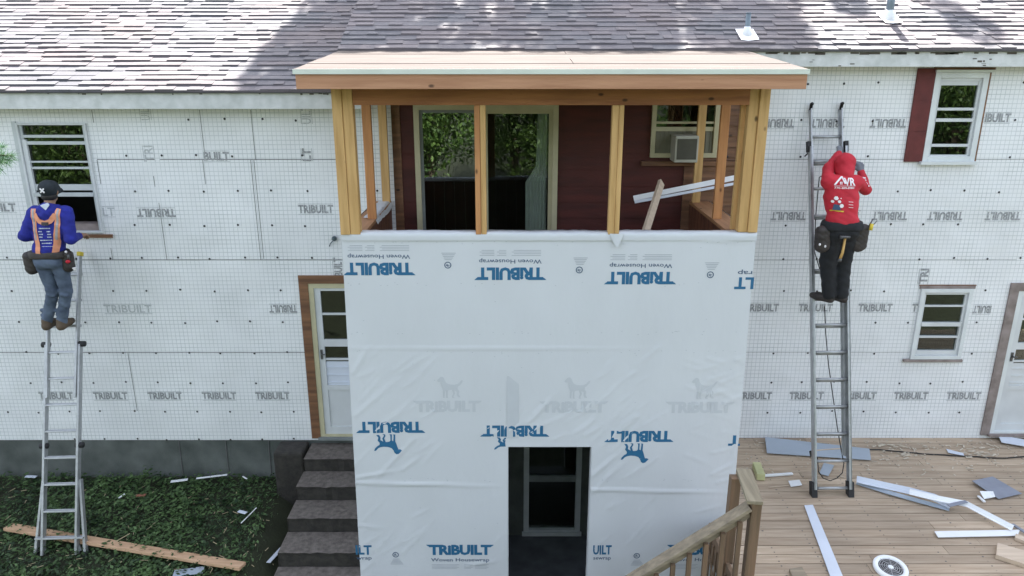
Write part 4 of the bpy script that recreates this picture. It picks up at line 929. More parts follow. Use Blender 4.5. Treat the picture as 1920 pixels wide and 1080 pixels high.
def hand(wr, dirv, palm, thumb, vals=(.035, .04, .038, .030), curl=.5):
    """palm plus five bent fingers as capsules; dirv along the hand, palm = direction fingers curl to, thumb = side"""
    wr, dv, pm, th = [np.array(q, float) for q in (wr, dirv, palm, thumb)]; dv /= np.linalg.norm(dv); pm /= np.linalg.norm(pm); th /= np.linalg.norm(th)
    kn = wr + dv * .085; out = [(wr, kn + th * .022, .026, .020, .015), (wr, kn - th * .022, .026, .018, .015)]
    for i, (o, l) in enumerate(zip((.033, .012, -.010, -.031), vals)):
        b = kn + th * o; m1 = b + (dv * (1 - curl * .5) + pm * curl) * l; m2 = m1 + (dv * (.6 - curl) + pm * (curl + .4)) * l * .8; m3 = m2 + (dv * (.1 - curl) + pm * .8) * l * .55
        out += [(b, m1, .0105, .0095, .004), (m1, m2, .0095, .009, .004), (m2, m3, .009, .0075, .004)]
    tb = wr + dv * .03 + th * .025; t1 = tb + (th * .8 + dv * .6 + pm * .4) * .035; t2 = t1 + (dv * .8 + pm * .6) * .03
    return out + [(tb, t1, .014, .012, .008), (t1, t2, .0115, .009, .005)]
def head_prims(c, up=(0, 0, 1), fw=(0, 1, 0)):
    c, up, fw = [np.array(q, float) for q in (c, up, fw)]; up /= np.linalg.norm(up); fw = fw - up * (fw @ up); fw /= np.linalg.norm(fw); rt = np.cross(fw, up)
    return [(c + up * .035 - fw * .025, c + up * .035 + fw * .02, .078, .078, .03), (c - up * .055 + fw * .035, c - up * .02 + fw * .01, .048, .062, .03), (c + fw * .095 - up * .005, c + fw * .112 - up * .025, .010, .013, .012),
            (c + fw * .085 - up * .055 - rt * .018, c + fw * .085 - up * .055 + rt * .018, .010, .010, .01), (c + rt * .078 - up * .01 - fw * .0, c + rt * .083 + up * .02 - fw * .006, .011, .013, .006), (c - rt * .078 - up * .01, c - rt * .083 + up * .02 - fw * .006, .011, .013, .006)], up, fw, rt

# ---- left worker -------------------------------------------------------
pf = P(0, tf)                                  # rung under his feet
zf = pf.z + .03; hx = -5.12
wa = thing('person', (pf.x, pf.y, zf), 'worker in blue sweatshirt with orange harness and dark cap, standing on the left ladder', 'person')
hipc = V3(-5.125, 7.97, zf + .87); sh = V3(-5.045, 7.99, zf + 1.375); hd = V3(-5.035, 8.03, zf + 1.585)
fl_, fr_ = V3(pf.x - .085, 8.10, zf + .035), V3(pf.x + .085, 8.10, zf + .035)
kl, kr = V3(-5.20, 8.02, zf + .47), V3(-5.055, 8.03, zf + .47)
hl, hr = hipc + V3(-.09, 0, -.03), hipc + V3(.09, 0, -.03)
al, ar = sh + V3(-.175, 0, 0), sh + V3(.175, 0, 0); el, er = V3(-5.335, 7.93, zf + 1.13), V3(-4.83, 7.92, zf + 1.10)
wl, wr_ = V3(-5.255, 8.13, zf + 1.07), V3(-4.87, 8.14, zf + 1.08)
hp, up, fw, rt = head_prims(hd, (0, .12, 1), (0, 1, -.15))
body = hp + [(sh + V3(0, .0, .03), hd - V3(0, .02, .04), .055, .052), (sh + V3(-.12, 0, 0), sh + V3(.12, 0, 0), .07, .07), (sh - V3(0, 0, .08), hipc + V3(0, 0, .1), .07, .065), (hipc + V3(-.06, 0, 0), hipc + V3(.06, 0, 0), .085, .085),
    (al, el, .052, .042), (el, wl, .042, .028), (ar, er, .052, .042), (er, wr_, .042, .028), (hl, kl, .08, .055), (kl, fl_ + V3(0, -.02, .06), .052, .036), (hr, kr, .08, .055), (kr, fr_ + V3(0, -.02, .06), .052, .036),
    (fl_ + V3(0, -.05, 0), fl_ + V3(0, .12, -.01), .035, .028), (fr_ + V3(0, -.05, 0), fr_ + V3(0, .12, -.01), .035, .028)]
body += hand(wl, (.1, 1, -.1), (0, .3, -1), (1, .2, 0)) + hand(wr_, (.15, 1, -.05), (0, .3, -1), (-1, .2, 0))
sdf_mesh(body, .0085, 'body', 'skin', wa)
shirt = [(sh + V3(-.07, 0, -.06), hipc + V3(-.06, 0, .08), .092, .09, .04), (sh + V3(.07, 0, -.06), hipc + V3(.06, 0, .08), .092, .09, .04), (sh + V3(0, 0, -.06), hipc + V3(0, 0, .08), .10, .10, .04), (sh + V3(-.115, 0, -.015), sh + V3(.115, 0, -.015), .085, .085), (sh + V3(-.08, .0, -.16), sh + V3(.08, .0, -.16), .102, .102, .05), (sh * .5 + hipc * .5 + V3(-.06, 0, .0), sh * .5 + hipc * .5 + V3(.06, 0, 0), .100, .100, .05), (hipc + V3(-.065, 0, .09), hipc + V3(.065, 0, .09), .102, .102, .05),
    (sh + V3(0, -.01, .04), sh + V3(0, -.03, .0), .082, .09, .03), (al, el, .072, .060, .04), (el, wl, .060, .042, .03), (ar, er, .072, .060, .04), (er, wr_, .060, .042, .03), (sh + V3(-.05, -.045, .05), sh + V3(.05, -.045, .05), .045, .045, .03), (sh + V3(-.085, .02, .06), sh + V3(-.05, -.04, .055), .03, .04, .02), (sh + V3(.085, .02, .06), sh + V3(.05, -.04, .055), .03, .04, .02)]
shirt_o = sdf_mesh(shirt, .009, 'sweatshirt', 'blue', wa, wrinkle=.004, wscale=24)
m = MB(); m.add([(hd[0] - .05, sh[1] - .095, sh[2] + .095), (hd[0] + .055, sh[1] - .095, sh[2] + .10), (hd[0] + .01, sh[1] - .105, sh[2] + .045), (hd[0], sh[1] - .03, sh[2] + .12)], [(0, 2, 1), (0, 1, 3)]); build(m, 'hood_lining', 'navytext', wa)
jean = [(hipc + V3(-.065, 0, .03), hipc + V3(.065, 0, .03), .108, .108, .03), (hipc + V3(-.07, -.03, -.03), hipc + V3(.07, -.03, -.03), .095, .095, .03), (hl, kl, .092, .066, .015), (kl, fl_ + V3(0, -.03, .05), .066, .056, .02), (hr, kr, .092, .066, .015), (kr, fr_ + V3(0, -.03, .05), .066, .056, .02)] + [(q + V3(-.022, -.05, dz), q + V3(.025, -.045, dz + .012), .024, .020, .014) for q, zz_ in ((fl_, 0), (fr_, 0)) for dz in (.09, .14, .19)] + [(q + V3(-.022, -.055, dz), q + V3(.025, -.05, dz - .015), .024, .020, .016) for q in (kl, kr) for dz in (-.03, .03, .09)]
sdf_mesh(jean, .009, 'jeans', 'jeans', wa, wrinkle=.0035, wscale=22, seed=2)
for f_ in (fl_, fr_):
    m_ = [(f_ + V3(0, -.06, .0), f_ + V3(0, .08, .005), .05, .046, .02), (f_ + V3(0, .08, 0), f_ + V3(0, .15, -.005), .046, .038, .02), (f_ + V3(0, -.045, .06), f_ + V3(0, -.045, .02), .052, .05, .02)]
    sdf_mesh(m_, .009, 'boot', 'boots', wa, cut=lambda X, Y, Z: (zf - .008) - Z)
cap = [(hd + up * .045 - fw * .028, hd + up * .045 + fw * .02, .097, .092, .03), (hd + up * .02 + fw * .08, hd + up * .012 + fw * .17, .06, .04, .02)]
sdf_mesh(cap, .008, 'cap', 'capm', wa, cut=lambda X, Y, Z: np.maximum((hd[2] - .022) - Z, np.where(Y > hd[1] + .06, Z - hd[2] - .06, -1)))
m = MB(); cy = hd[1] - .129
for a, b in (((-.022, -.022), (.022, .022)), ((-.022, .022), (.022, -.022))): m.bar((hd[0] + a[0], cy, hd[2] + .045 + a[1]), (hd[0] + b[0], cy - .003, hd[2] + .045 + b[1]), .014, .006, (0, 1, 0))
build(m, 'cap_emblem', 'whiteink', wa)
m = MB(); m.ell(hd - np.array([0, .025, .035]), (.083, .075, .05)); build(m, 'hair', 'hair', wa)
bv = bvh_of(shirt_o); c0 = sh[0]; zt = sh[2]
m = MB()
for sg in (-1, 1):
    m.cur = 0; ribbon(m, bv, [(c0 + sg * .135 - .0, zt + .055), (c0 + sg * .125 - .01, zt - .12), (c0 + sg * .10 - .025, zt - .30), (c0 + sg * .085 - .045, zt - .44)], .055)
    m.cur = 1; ribbon(m, bv, [(c0 + sg * .135, zt + .05), (c0 + sg * .128 - .01, zt - .10), (c0 + sg * .105 - .025, zt - .28)], .020, .012)
m.cur = 0; ribbon(m, bv, [(c0 - .12, zt - .0), (c0 - .07, zt - .075), (c0 - .01, zt - .095), (c0 + .05, zt - .075), (c0 + .11, zt - .0)], .05, .010, 6)
m.cur = 2; ribbon(m, bv, [(c0 - .045, zt - .10), (c0 + .035, zt - .10)], .035, .014, 4)
build(m, 'harness', ['orange', 'greyweb', 'leather'], wa)
m = MB(); pr = onto(bv, .009, 7.86); rr = random.Random(8)
for zo, segs in ((-.15, ((-.06, .05),)), (-.185, ((-.07, -.035), (.02, .055))), (-.215, ((-.07, -.03), (.025, .06))), (-.245, ((-.07, -.04), (.02, .055))), (-.28, ((-.065, .05),)), (-.315, ((-.055, .04),)), (-.35, ((-.06, .05),))):
    for a, b in segs:
        x = a
        while x < b:
            wd = rr.uniform(.006, .014); hh = .006 if zo > -.33 else .0025; q = [(c0 - .018 + x, zt + zo - hh), (c0 - .018 + x + wd, zt + zo - hh), (c0 - .018 + x + wd, zt + zo + hh), (c0 - .018 + x, zt + zo + hh)]
            m.add([pr(*p_) for p_ in q], [(0, 1, 2, 3)]); x += wd + .004
build(m, 'back_print', 'navytext', wa)
def pouch(c, sx, sy, sz, nm, par, tools=True, mt='leather'):
    c = np.array(c, float); sx, sy, sz = sx * .85, sy * .82, sz * .85
    pr_ = [(c + V3(-sx, 0, -sz), c + V3(-sx, 0, sz), sy, sy * 1.1, .03), (c + V3(sx, 0, -sz), c + V3(sx, 0, sz), sy, sy * 1.1, .03), (c + V3(0, 0, -sz * 1.2), c + V3(0, 0, sz), sy * 1.1, sy, .03)]
    return sdf_mesh(pr_, .009, nm, mt, par, wrinkle=.0025, wscale=40, seed=c[0])
belt = [(hipc + V3(-.10, -.0, .05), hipc + V3(.10, -.0, .05), .118, .118, .03), (hipc + V3(-.09, -.02, .03), hipc + V3(.09, -.02, .03), .108, .108, .03)]
zb_ = hipc[2]
sdf_mesh(belt, .009, 'tool_belt', 'leather', wa, wrinkle=.003, cut=lambda X, Y, Z: np.maximum(Z - zb_ - .085, zb_ + .01 - Z))
pouch(hipc + V3(-.215, -.02, -.05), .028, .055, .085, 'tool_pouch', wa); pouch(hipc + V3(.20, -.02, -.03), .03, .05, .08, 'tool_pouch', wa)
m = MB(); q = hipc + V3(.245, -.08, .0); m.tube([q, q + V3(.01, 0, .055)], .013); m.cur = 1; m.ell(q + V3(-.005, -.01, .09), (.014, .014, .014), 8, 6); m.ell(q + V3(.05, -.0, -.11), (.017, .012, .017), 8, 6); m.cur = 2; m.ell(q + V3(-.0, -.015, -.02), (.028, .02, .020), 8, 6)
m.cur = 1; m.tube([q + V3(.03, 0, -.1), q + V3(.07, -.02, -.09)], .007)
build(m, 'pocket_tools', ['steel', 'whiteink', 'redcloth'], wa)

# ---- right worker ------------------------------------------------------
pf = Q(0, tfb, -.05); zf2 = pf.z + .015
wb = thing('person', (pf.x, pf.y, zf2), 'worker in red hooded sweatshirt and black trousers reaching up on the right ladder', 'person')
hipc = V3(3.50, 7.72, zf2 + .83); sh = V3(3.49, 7.82, zf2 + 1.31); hd = V3(3.545, 7.95, zf2 + 1.455)
fl_, fr_ = V3(3.465, 7.80, zf2 + .035), V3(3.61, 7.80, zf2 + .035)
kl, kr = V3(3.43, 7.78, zf2 + .45), V3(3.60, 7.80, zf2 + .45); hl, hr = hipc + V3(-.085, 0, -.03), hipc + V3(.085, 0, -.03)
al, ar = sh + V3(-.155, 0, .0), sh + V3(.165, 0, -.0); el, er = V3(3.40, 7.99, zf2 + 1.43), V3(3.80, 7.93, zf2 + 1.21)
wl, wr_ = V3(3.565, 8.17, zf2 + 1.56), V3(3.80, 8.08, zf2 + 1.37)
hp, up, fw, rt = head_prims(hd, (.15, .55, 1), (.1, 1, -.4))
body = hp + [(sh + V3(.01, .02, .03), hd - V3(0, .03, .04), .055, .052), (sh + V3(-.12, 0, 0), sh + V3(.12, 0, 0), .07, .07), (sh - V3(0, 0, .08), hipc + V3(0, 0, .1), .07, .065), (hipc + V3(-.06, 0, 0), hipc + V3(.06, 0, 0), .085, .085),
    (al, el, .052, .042), (el, wl, .042, .028), (ar, er, .052, .042), (er, wr_, .042, .028), (hl, kl, .08, .055), (kl, fl_ + V3(0.02, -.02, .06), .052, .036), (hr, kr, .08, .055), (kr, fr_ + V3(0, -.02, .06), .052, .036),
    (fl_ + V3(0.03, -.02, 0), fl_ + V3(-.05, .04, 0), .03, .026), (fr_ + V3(0.02, -.03, 0), fr_ + V3(-.03, .06, 0), .03, .026)]
body += hand(wl, (.35, .6, .3), (0, .9, -.4), (-.3, 0, 1)) + hand(wr_, (-.1, .5, 1), (-.2, .9, -.1), (-1, 0, .1))
sdf_mesh(body, .0085, 'body', 'skin', wb)
mid = sh * .5 + hipc * .5
shirt = [(sh + V3(-.065, 0, -.06), hipc + V3(-.055, 0, .08), .096, .094, .04), (sh + V3(.07, 0, -.06), hipc + V3(.055, 0, .08), .096, .094, .04), (sh + V3(0, 0, -.06), hipc + V3(0, 0, .08), .108, .104, .04), (sh + V3(-.09, 0, -.01), sh + V3(.10, 0, -.01), .085, .085), (sh + V3(-.07, -.01, -.16), sh + V3(.07, -.01, -.16), .106, .106, .05), (mid + V3(-.055, 0, .0), mid + V3(.05, 0, 0), .104, .104, .05), (hipc + V3(-.06, 0, .07), hipc + V3(.055, 0, .07), .106, .106, .05),
    (al, el, .070, .056, .04), (el, wl, .056, .040, .03), (ar, er, .066, .052, .04), (er, wr_, .058, .042, .03)]
shirt_o = sdf_mesh(shirt, .009, 'sweatshirt', 'redcloth', wb, wrinkle=.0035, wscale=24, seed=1)
hood = [(hd + up * .03 - fw * .03, hd + up * .03 + fw * .03, .108, .10, .03), (hd - up * .07 - fw * .03, hd + fw * .0 - up * .04, .088, .092, .04), (sh + V3(.04, .02, .06), hd - up * .06 - fw * .02, .075, .08, .04)]
sdf_mesh(hood, .009, 'hood', 'redcloth', wb, wrinkle=.003, wscale=22, seed=5, cut=lambda X, Y, Z: ((X - hd[0]) * fw[0] + (Y - hd[1]) * fw[1] + (Z - hd[2]) * fw[2]) - .075)
tr = [(hipc + V3(-.065, 0, .03), hipc + V3(.065, 0, .03), .11, .11, .03), (hipc + V3(-.07, -.03, -.03), hipc + V3(.07, -.03, -.03), .10, .10, .03), (hl, kl, .105, .088, .03), (kl, fl_ + V3(0.02, -.03, .05), .088, .072, .02), (hr, kr, .105, .088, .02), (kr, fr_ + V3(.01, -.03, .05), .088, .072, .02)]
sdf_mesh(tr, .009, 'trousers', 'blackcloth', wb, wrinkle=.0035, wscale=22, seed=4)
for f_, dr in ((fl_, V3(-.10, .08, 0)), (fr_, V3(-.05, .12, 0))):
    m_ = [(f_ + V3(.03, -.04, 0), f_ + dr * .6, .05, .046, .02), (f_ + dr * .6, f_ + dr * 1.1, .046, .036, .02), (f_ + V3(.02, -.03, .06), f_ + V3(.02, -.03, .02), .052, .05, .02)]
    sdf_mesh(m_, .009, 'shoe', 'leather', wb, cut=lambda X, Y, Z: (zf2 - .008) - Z)
bv = bvh_of(shirt_o); pr = onto(bv, .020, 7.7); c0 = sh[0]; zt = sh[2]
m = MB()
x, z = 3.475, WZ(340, 7.72)
stamp(m, 'VR', x + .048, z - .004, .115, .075, 0, bold=.03, place=pr)
for q in ([(x - .115, z - .035), (x - .095, z - .035), (x - .02, z + .04), (x - .032, z + .047)], [(x - .032, z + .047), (x - .015, z + .047), (x + .01, z - .02), (x - .006, z - .028)]):
    m.add([pr(*p_) for p_ in q], [(0, 1, 2, 3)])
for a in (-.055, -.04):
    for b in (-.03, -.015): m.add([pr(x + a, z + b), pr(x + a + .011, z + b), pr(x + a + .011, z + b + .011), pr(x + a, z + b + .011)], [(0, 1, 2, 3)])
m.add([pr(x + t, z - .048 + s_) for t, s_ in ((-.11, 0), (-.04, 0), (.03, 0), (.105, 0), (.105, .004), (.03, .004), (-.04, .004), (-.11, .004))], [(0, 1, 6, 7), (1, 2, 5, 6), (2, 3, 4, 5)])
stamp(m, '770-409-0980', x - .005, z - .066, .20, .020, 0, bold=.02, place=pr)
xx, z2 = 3.385, WZ(376, 7.65)                  # badge low on the back
for (a, b, r_) in ((0, .02, .022), (.028, -.012, .016), (-.03, -.015, .015), (.05, -.055, .022), (.045, .02, .006)):
    m.add([pr(xx + a + r_ * math.cos(t * 1.0472), z2 + b + r_ * math.sin(t * 1.0472)) for t in range(6)], [tuple(range(6))])
m.cur = 1; m.add([pr(xx + a, z2 + b) for a, b in ((-.02, -.04), (.03, -.045), (.045, -.1), (-.03, -.1))], [(0, 3, 2, 1)])
m.cur = 2; m.add([pr(xx + a, z2 + b) for a, b in ((-.045, -.105), (.075, -.105), (.07, -.118), (-.045, -.118))], [(0, 3, 2, 1)])
for k in range(3): m.cur = 0; m.add([pr(xx + .12 + a, z2 - .01 - .028 * k + b) for a, b in ((0, 0), (.05, -.005), (.05, -.009), (0, -.004))], [(0, 3, 2, 1)])
prs = pr; m.cur = 0
for k in range(4): m.add([pr(3.785 + a, zf2 + 1.26 + .022 * k + b) for a, b in ((-.012, 0), (.012, 0), (.012, .014), (-.012, .014))], [(0, 1, 2, 3)])
build(m, 'back_print', ['whiteink', 'inkdark', 'yellow'], wb)
zb2 = hipc[2]
belt = [(hipc + V3(-.10, -.0, .02), hipc + V3(.10, -.0, .02), .122, .122, .03), (hipc + V3(-.09, -.02, .01), hipc + V3(.09, -.02, .01), .112, .112, .03)]
sdf_mesh(belt, .009, 'tool_belt', 'blackcloth', wb, cut=lambda X, Y, Z: np.maximum(Z - zb2 - .085, zb2 - .005 - Z))
pouch(hipc + V3(-.20, -.04, -.10), .04, .058, .10, 'tool_pouch', wb, mt='leather'); pouch(hipc + V3(.20, -.02, -.09), .045, .055, .11, 'tool_pouch', wb, mt='leather')
m = MB(); q = hipc + V3(.25, -.07, .03); m.tube([q, q + V3(.04, 0, .09)], .008); m.cur = 1; m.tube([q + V3(.02, -.02, -.03), q + V3(.03, -.01, .04)], .018); m.cur = 0; m.tube([q + V3(.03, 0, 0), q + V3(.085, 0, .07)], .005)
for a in ((-.5, .0, -.18), (-.44, .0, -.2)): m.cur = 2; m.ell(q + V3(*a) + V3(0, -.03, 0), (.012, .01, .014), 8, 6)
build(m, 'pocket_tools', ['steel', 'yellow', 'whiteink'], wb)
gl = hand(wr_, (-.1, .5, 1), (-.2, .9, -.1), (-1, 0, .1)); sdf_mesh([(p[0], p[1], p[2] + .005, p[3] + .005, .006) for p in gl], .0075, 'glove', 'glove', wb)
gl = hand(wl, (.35, .6, .3), (0, .9, -.4), (-.3, 0, 1)); sdf_mesh([(p[0], p[1], p[2] + .005, p[3] + .005, .006) for p in gl], .0075, 'glove', 'glove', wb)
# hammer in its loop, knife in hand
hx, hz = WX(1579, 455, 7.60), WZ(455, 7.58)
hm = thing('hammer', (hx, 7.56, hz), 'hammer with wooden handle hanging from the belt of the worker in red', 'hammer')
m = MB(); m.tube([(hx - .02, 7.555, hz - .17), (hx + .0, 7.56, hz - .10), (hx + .012, 7.57, hz + .05)], .015, 10, .012); build(m, 'handle', 'hammerwood', hm)
m = MB(); m.tube([(hx - .05, 7.555, hz + .065), (hx + .055, 7.555, hz + .065)], .017, 10, .012); m.tube([(hx - .022, 7.555, hz - .20), (hx - .02, 7.555, hz - .165)], .019, 10); build(m, 'head', 'steel', hm)
kn = thing('utility_knife', tuple(wr_ + V3(-.05, .05, .05)), 'small black cutting tool in the raised right hand of the worker in red', 'hand tool')
q = wr_ + V3(-.035, .04, .075); m = MB(); m.bar(q, q + V3(-.075, .03, .015), .03, .024); build(m, 'handle', 'rubber', kn, .005)
m = MB(); m.bar(q + V3(-.075, .03, .015), q + V3(-.10, .045, .0), .012, .003); build(m, 'blade', 'steel', kn)

# ------------------------------------------------------------------ LAWN DEBRIS
def GL(px, py, h=.05):
    z = 0
    for _ in range(12): p = G(px, py, z); z = gz(p[0], p[1]) + h
    return Vector(p)
loose(GL(15, 988, .07), GL(455, 1062, .09), .135, .038, 'plank', 'plank', 'long raw timber plank lying in the ivy behind the left ladder', 'plank', (0, .15, 1))
def strip(a, b, wd, mt, nm, lbl, cat, h=.08, th=.006, up=(0, 0, 1), grp=None): return loose(GL(*a, h), GL(*b, h), wd, th, mt, nm, lbl, cat, up, grp)
strip((320, 903), (352, 899), .05, 'white', 'trim_scrap', 'short white scrap left of the longer white strip by the foundation', 'scrap', .12)
strip((368, 897), (426, 890), .035, 'white', 'trim_scrap', 'longer white trim strip lying on the ivy close to the foundation', 'scrap', .14)
strip((48, 893), (68, 894), .05, 'bluewhite', 'trim_scrap', 'pale scrap by the foundation left of the left ladder', 'scrap', .1)
strip((222, 934), (234, 926), .025, 'white', 'trim_scrap', 'tiny white sliver on the ivy above the red brown scrap', 'scrap', .09)
strip((256, 929), (273, 928), .05, 'redscrap', 'wood_scrap', 'small red brown scrap in the middle of the ivy', 'scrap', .09)
strip((447, 958), (462, 962), .05, 'bluewhite', 'trim_scrap', 'small folded pale scrap beside a thin white stick on the ivy', 'scrap', .1)
strip((452, 981), (481, 952), .012, 'white', 'stick', 'thin white stick lying on the ivy near the concrete steps', 'stick', .1, .008)
strip((503, 1055), (534, 1021), .05, 'bluewhite', 'metal_strip', 'grey white metal strip on the ivy against the lowest steps', 'metal strip', .1)
strip((325, 1076), (382, 1068), .12, 'greysheet', 'metal_sheet', 'pale grey sheet at the bottom edge of the ivy', 'metal sheet', .07)
strip((216, 1016), (244, 1000), .008, 'strawm', 'stick', 'pale thin stalk lying over the raw plank', 'stick', .14, .008)
strip((455, 893), (463, 898), .02, 'white', 'trim_scrap', 'tiny white scrap right of the long white strip near the foundation', 'scrap', .1)
m = MB(); rnd = random.Random(77)
for k in range(110):
    px, py = rnd.uniform(5, 520), rnd.uniform(910, 1075)
    p = GL(px, py, .07); a = rnd.uniform(0, 3.14); L_ = rnd.uniform(.015, .09); m.bar(p, p + Vector((math.cos(a) * L_, math.sin(a) * L_, rnd.uniform(-.01, .02))), .006, .004)
tag(build(m, 'dry_stalks', 'strawm'), 'dry stalks and splinters scattered over the dark ivy', 'stalks', kind='stuff')

# ------------------------------------------------------------------ DECK DEBRIS
def GD(px, py, h=.012): return Vector(G(px, py, DECK + h))
def sheet(pts, mt, nm, lbl, cat, h=.012, th=.004, lift=0, grp=None):
    m = MB(); q = [GD(*p, h) for p in pts]
    if lift: q[0].z += lift
    if (q[1] - q[0]).cross(q[2] - q[1]).z < 0: q = q[::-1]
    m.prism([p + Vector((0, 0, th)) for p in q][::1], (0, 0, -th)); return tag(build(m, nm, mt, None), lbl, cat, grp)
sheet([(1434, 824), (1630, 842), (1633, 863), (1438, 850)], 'greysheet', 'metal_sheet', 'long grey metal sheet lying on the deck behind the right ladder feet', 'metal sheet', .02, .006, .03)
loose(GD(1528, 845, .03), GD(1580, 841, .03), .02, .015, 'palewood', 'stick', 'pale stick lying on the long grey sheet behind the ladder', 'stick')
sheet([(1545, 868), (1564, 873), (1553, 893), (1536, 888)], 'greysheet', 'trim_scrap', 'small grey square scrap between the feet of the right ladder', 'scrap', .015)
sheet([(1478, 902), (1499, 900), (1504, 910), (1483, 913)], 'white', 'trim_scrap', 'small white square scrap just left of the right ladder feet', 'scrap', .015)
loose(GD(1441, 914), GD(1480, 910), .012, .008, 'palewood', 'stick', 'thin pale stick touching the small white square scrap', 'stick')
loose(GD(1433, 892, .02), GD(1486, 888, .02), .035, .02, 'white', 'trim_strip', 'short white strip beside the greenish block near the railing', 'trim strip')
loose(GD(1418, 872, .05), GD(1427, 895, .05), .09, .08, 'cream', 'wood_block', 'yellow green block lying on the deck behind the railing cap', 'block')
sheet([(1508, 948), (1524, 947), (1582, 1085), (1558, 1085)], 'bluewhite', 'metal_strip', 'long pale metal strip running from the ladder feet to the bottom edge', 'metal strip', .012, .005)
def curved(pxs, wd, mt, nm, lbl, cat, hs, fold=.03):
    m = MB(); pts = [GD(px, py, h) for (px, py), h in zip(pxs, hs)]; vs = []
    for i, p in enumerate(pts):
        dv = (pts[min(i + 1, len(pts) - 1)] - pts[max(i - 1, 0)]).normalized(); s_ = Vector((-dv.y, dv.x, 0))
        vs += [p - s_ * wd / 2, p - s_ * wd / 2 + Vector((0, 0, .004)), p + Vector((0, 0, .006)), p + s_ * wd / 2 + Vector((0, 0, fold)), p + s_ * wd / 2 + Vector((0, 0, fold - .004)), p]
    n = 6; m.add(vs, [(i * n + j, i * n + (j + 1) % n, (i + 1) * n + (j + 1) % n, (i + 1) * n + j) for i in range(len(pts) - 1) for j in range(n)] + [(5, 4, 3, 2, 1, 0)])
    return tag(build(m, nm, mt), lbl, cat)
curved([(1606, 902), (1650, 912), (1705, 924), (1750, 936), (1782, 951)], .07, 'bluewhite', 'trim_strip', 'bent pale trim strip, upper of two crossing strips right of the ladder', 'trim strip', (.06, .05, .05, .06, .04), .05)
curved([(1606, 906), (1660, 923), (1720, 940), (1780, 956)], .055, 'greysheet', 'trim_strip', 'grey trim strip lying just under the upper bent pale strip', 'trim strip', (.02, .02, .02, .02), .02)
curved([(1705, 925), (1760, 938), (1812, 948), (1850, 968), (1898, 993)], .055, 'white', 'trim_strip', 'white twisted trim strip running down to the white flat board', 'trim strip', (.10, .09, .07, .06, .04), .04)
loose(GD(1778, 948, .08), GD(1812, 940, .11), .05, .008, 'slate', 'trim_scrap', 'dark bent end piece on the crossing trim strips', 'scrap')
sheet([(1752, 997), (1912, 994), (1908, 1005), (1759, 1008)], 'white', 'trim_board', 'flat white board lying near the right edge of the deck', 'trim board', .02, .006)
sheet([(1822, 905), (1861, 894), (1916, 926), (1872, 936)], 'slate', 'slate_sheet', 'blue grey square sheet on the deck with white scraps at its corner', 'sheet', .02, .006, .02)
sheet([(1836, 926), (1862, 922), (1866, 932), (1845, 936)], 'white', 'trim_scrap', 'crumpled white scrap at the corner of the blue grey square sheet', 'scrap', .035, .006, .03)
loose(GD(1834, 930, .03), GD(1846, 941, .03), .03, .015, 'white', 'trim_scrap', 'short white piece just below the crumpled scrap', 'scrap')
sheet([(1870, 818), (1925, 826), (1925, 838), (1878, 830)], 'bluewhite', 'trim_strip', 'pale trim strip under the right storm door', 'trim strip', .03, .008, .02)
sheet([(1774, 842), (1806, 850), (1808, 855), (1778, 849)], 'bluewhite', 'trim_scrap', 'small pale scrap on the deck near the cord under the lower right window', 'scrap', .015)
def block(pts, hh, mt, nm, lbl, cat):
    m = MB(); q = [GD(*p, hh) for p in pts]
    if (q[1] - q[0]).cross(q[2] - q[1]).z < 0: q = q[::-1]
    m.prism(q, (0, 0, -hh + .002)); return tag(build(m, nm, mt, None, .004), lbl, cat)
block([(1870, 1017), (1990, 1052), (1990, 1080), (1868, 1040)], .05, 'palewood', 'board', 'thick pale wood offcut at the bottom right of the deck', 'board')
block([(1905, 1000), (1960, 1020), (1960, 1030), (1903, 1007)], .04, 'palewood', 'board', 'narrow wood offcut above the thick pale offcut at the right edge', 'board')
block([(1480, 1066), (1504, 1062), (1522, 1092), (1492, 1096)], .04, 'oldwoodx', 'board', 'short grooved deck offcut at the bottom edge left of the round grille', 'board')
loose(GD(1898, 983, .03), GD(1925, 1000, .03), .03, .02, 'slate', 'metal_strip', 'dark narrow strip at the right edge above the offcuts', 'metal strip')
# round grille
fc = GD(1670, 1064, .03); fg = thing('round_grille', fc, 'round white speaker with dark grille lying on the deck', 'speaker')
tilt = Matrix.Rotation(R(8), 3, 'X')
def circ(r, z, n=28): return [fc + tilt @ Vector((r * math.cos(2 * math.pi * i / n), r * math.sin(2 * math.pi * i / n), z)) for i in range(n)]
def lathe(prof, nm, mt, par, n=28):
    m = MB(); m.sm = True; vs = [p for r, z in prof for p in circ(r, z, n)]
    m.add(vs, [(i * n + j, i * n + (j + 1) % n, (i + 1) * n + (j + 1) % n, (i + 1) * n + j) for i in range(len(prof) - 1) for j in range(n)]); return build(m, nm, mt, par)
lathe([(.155, -.02), (.158, .0), (.15, .014), (.115, .012), (.11, .0)], 'rim', 'white', fg); lathe([(.11, .0), (.06, .003), (.001, .003)], 'cone', 'rubber', fg)
for r in (.095, .075, .055, .038): lathe([(r, .008), (r + .003, .010), (r + .006, .008)], 'grille_ring', 'greyweb', fg)
lathe([(.028, .006), (.02, .014), (.001, .016)], 'hub', 'white', fg)
m = MB()
for k in range(8): a = k * math.pi / 4 + .2; m.bar(fc + tilt @ Vector((.02 * math.cos(a), .02 * math.sin(a), .011)), fc + tilt @ Vector((.115 * math.cos(a + .3), .115 * math.sin(a + .3), .011)), .004, .003)
build(m, 'spokes', 'greyweb', fg)
m = MB(); pts = [GD(px, py, .012) for px, py in ((1618, 843), (1650, 843), (1690, 847), (1730, 851), (1770, 853), (1810, 855), (1850, 858), (1885, 859), (1930, 855), (1990, 848))]
fine = []
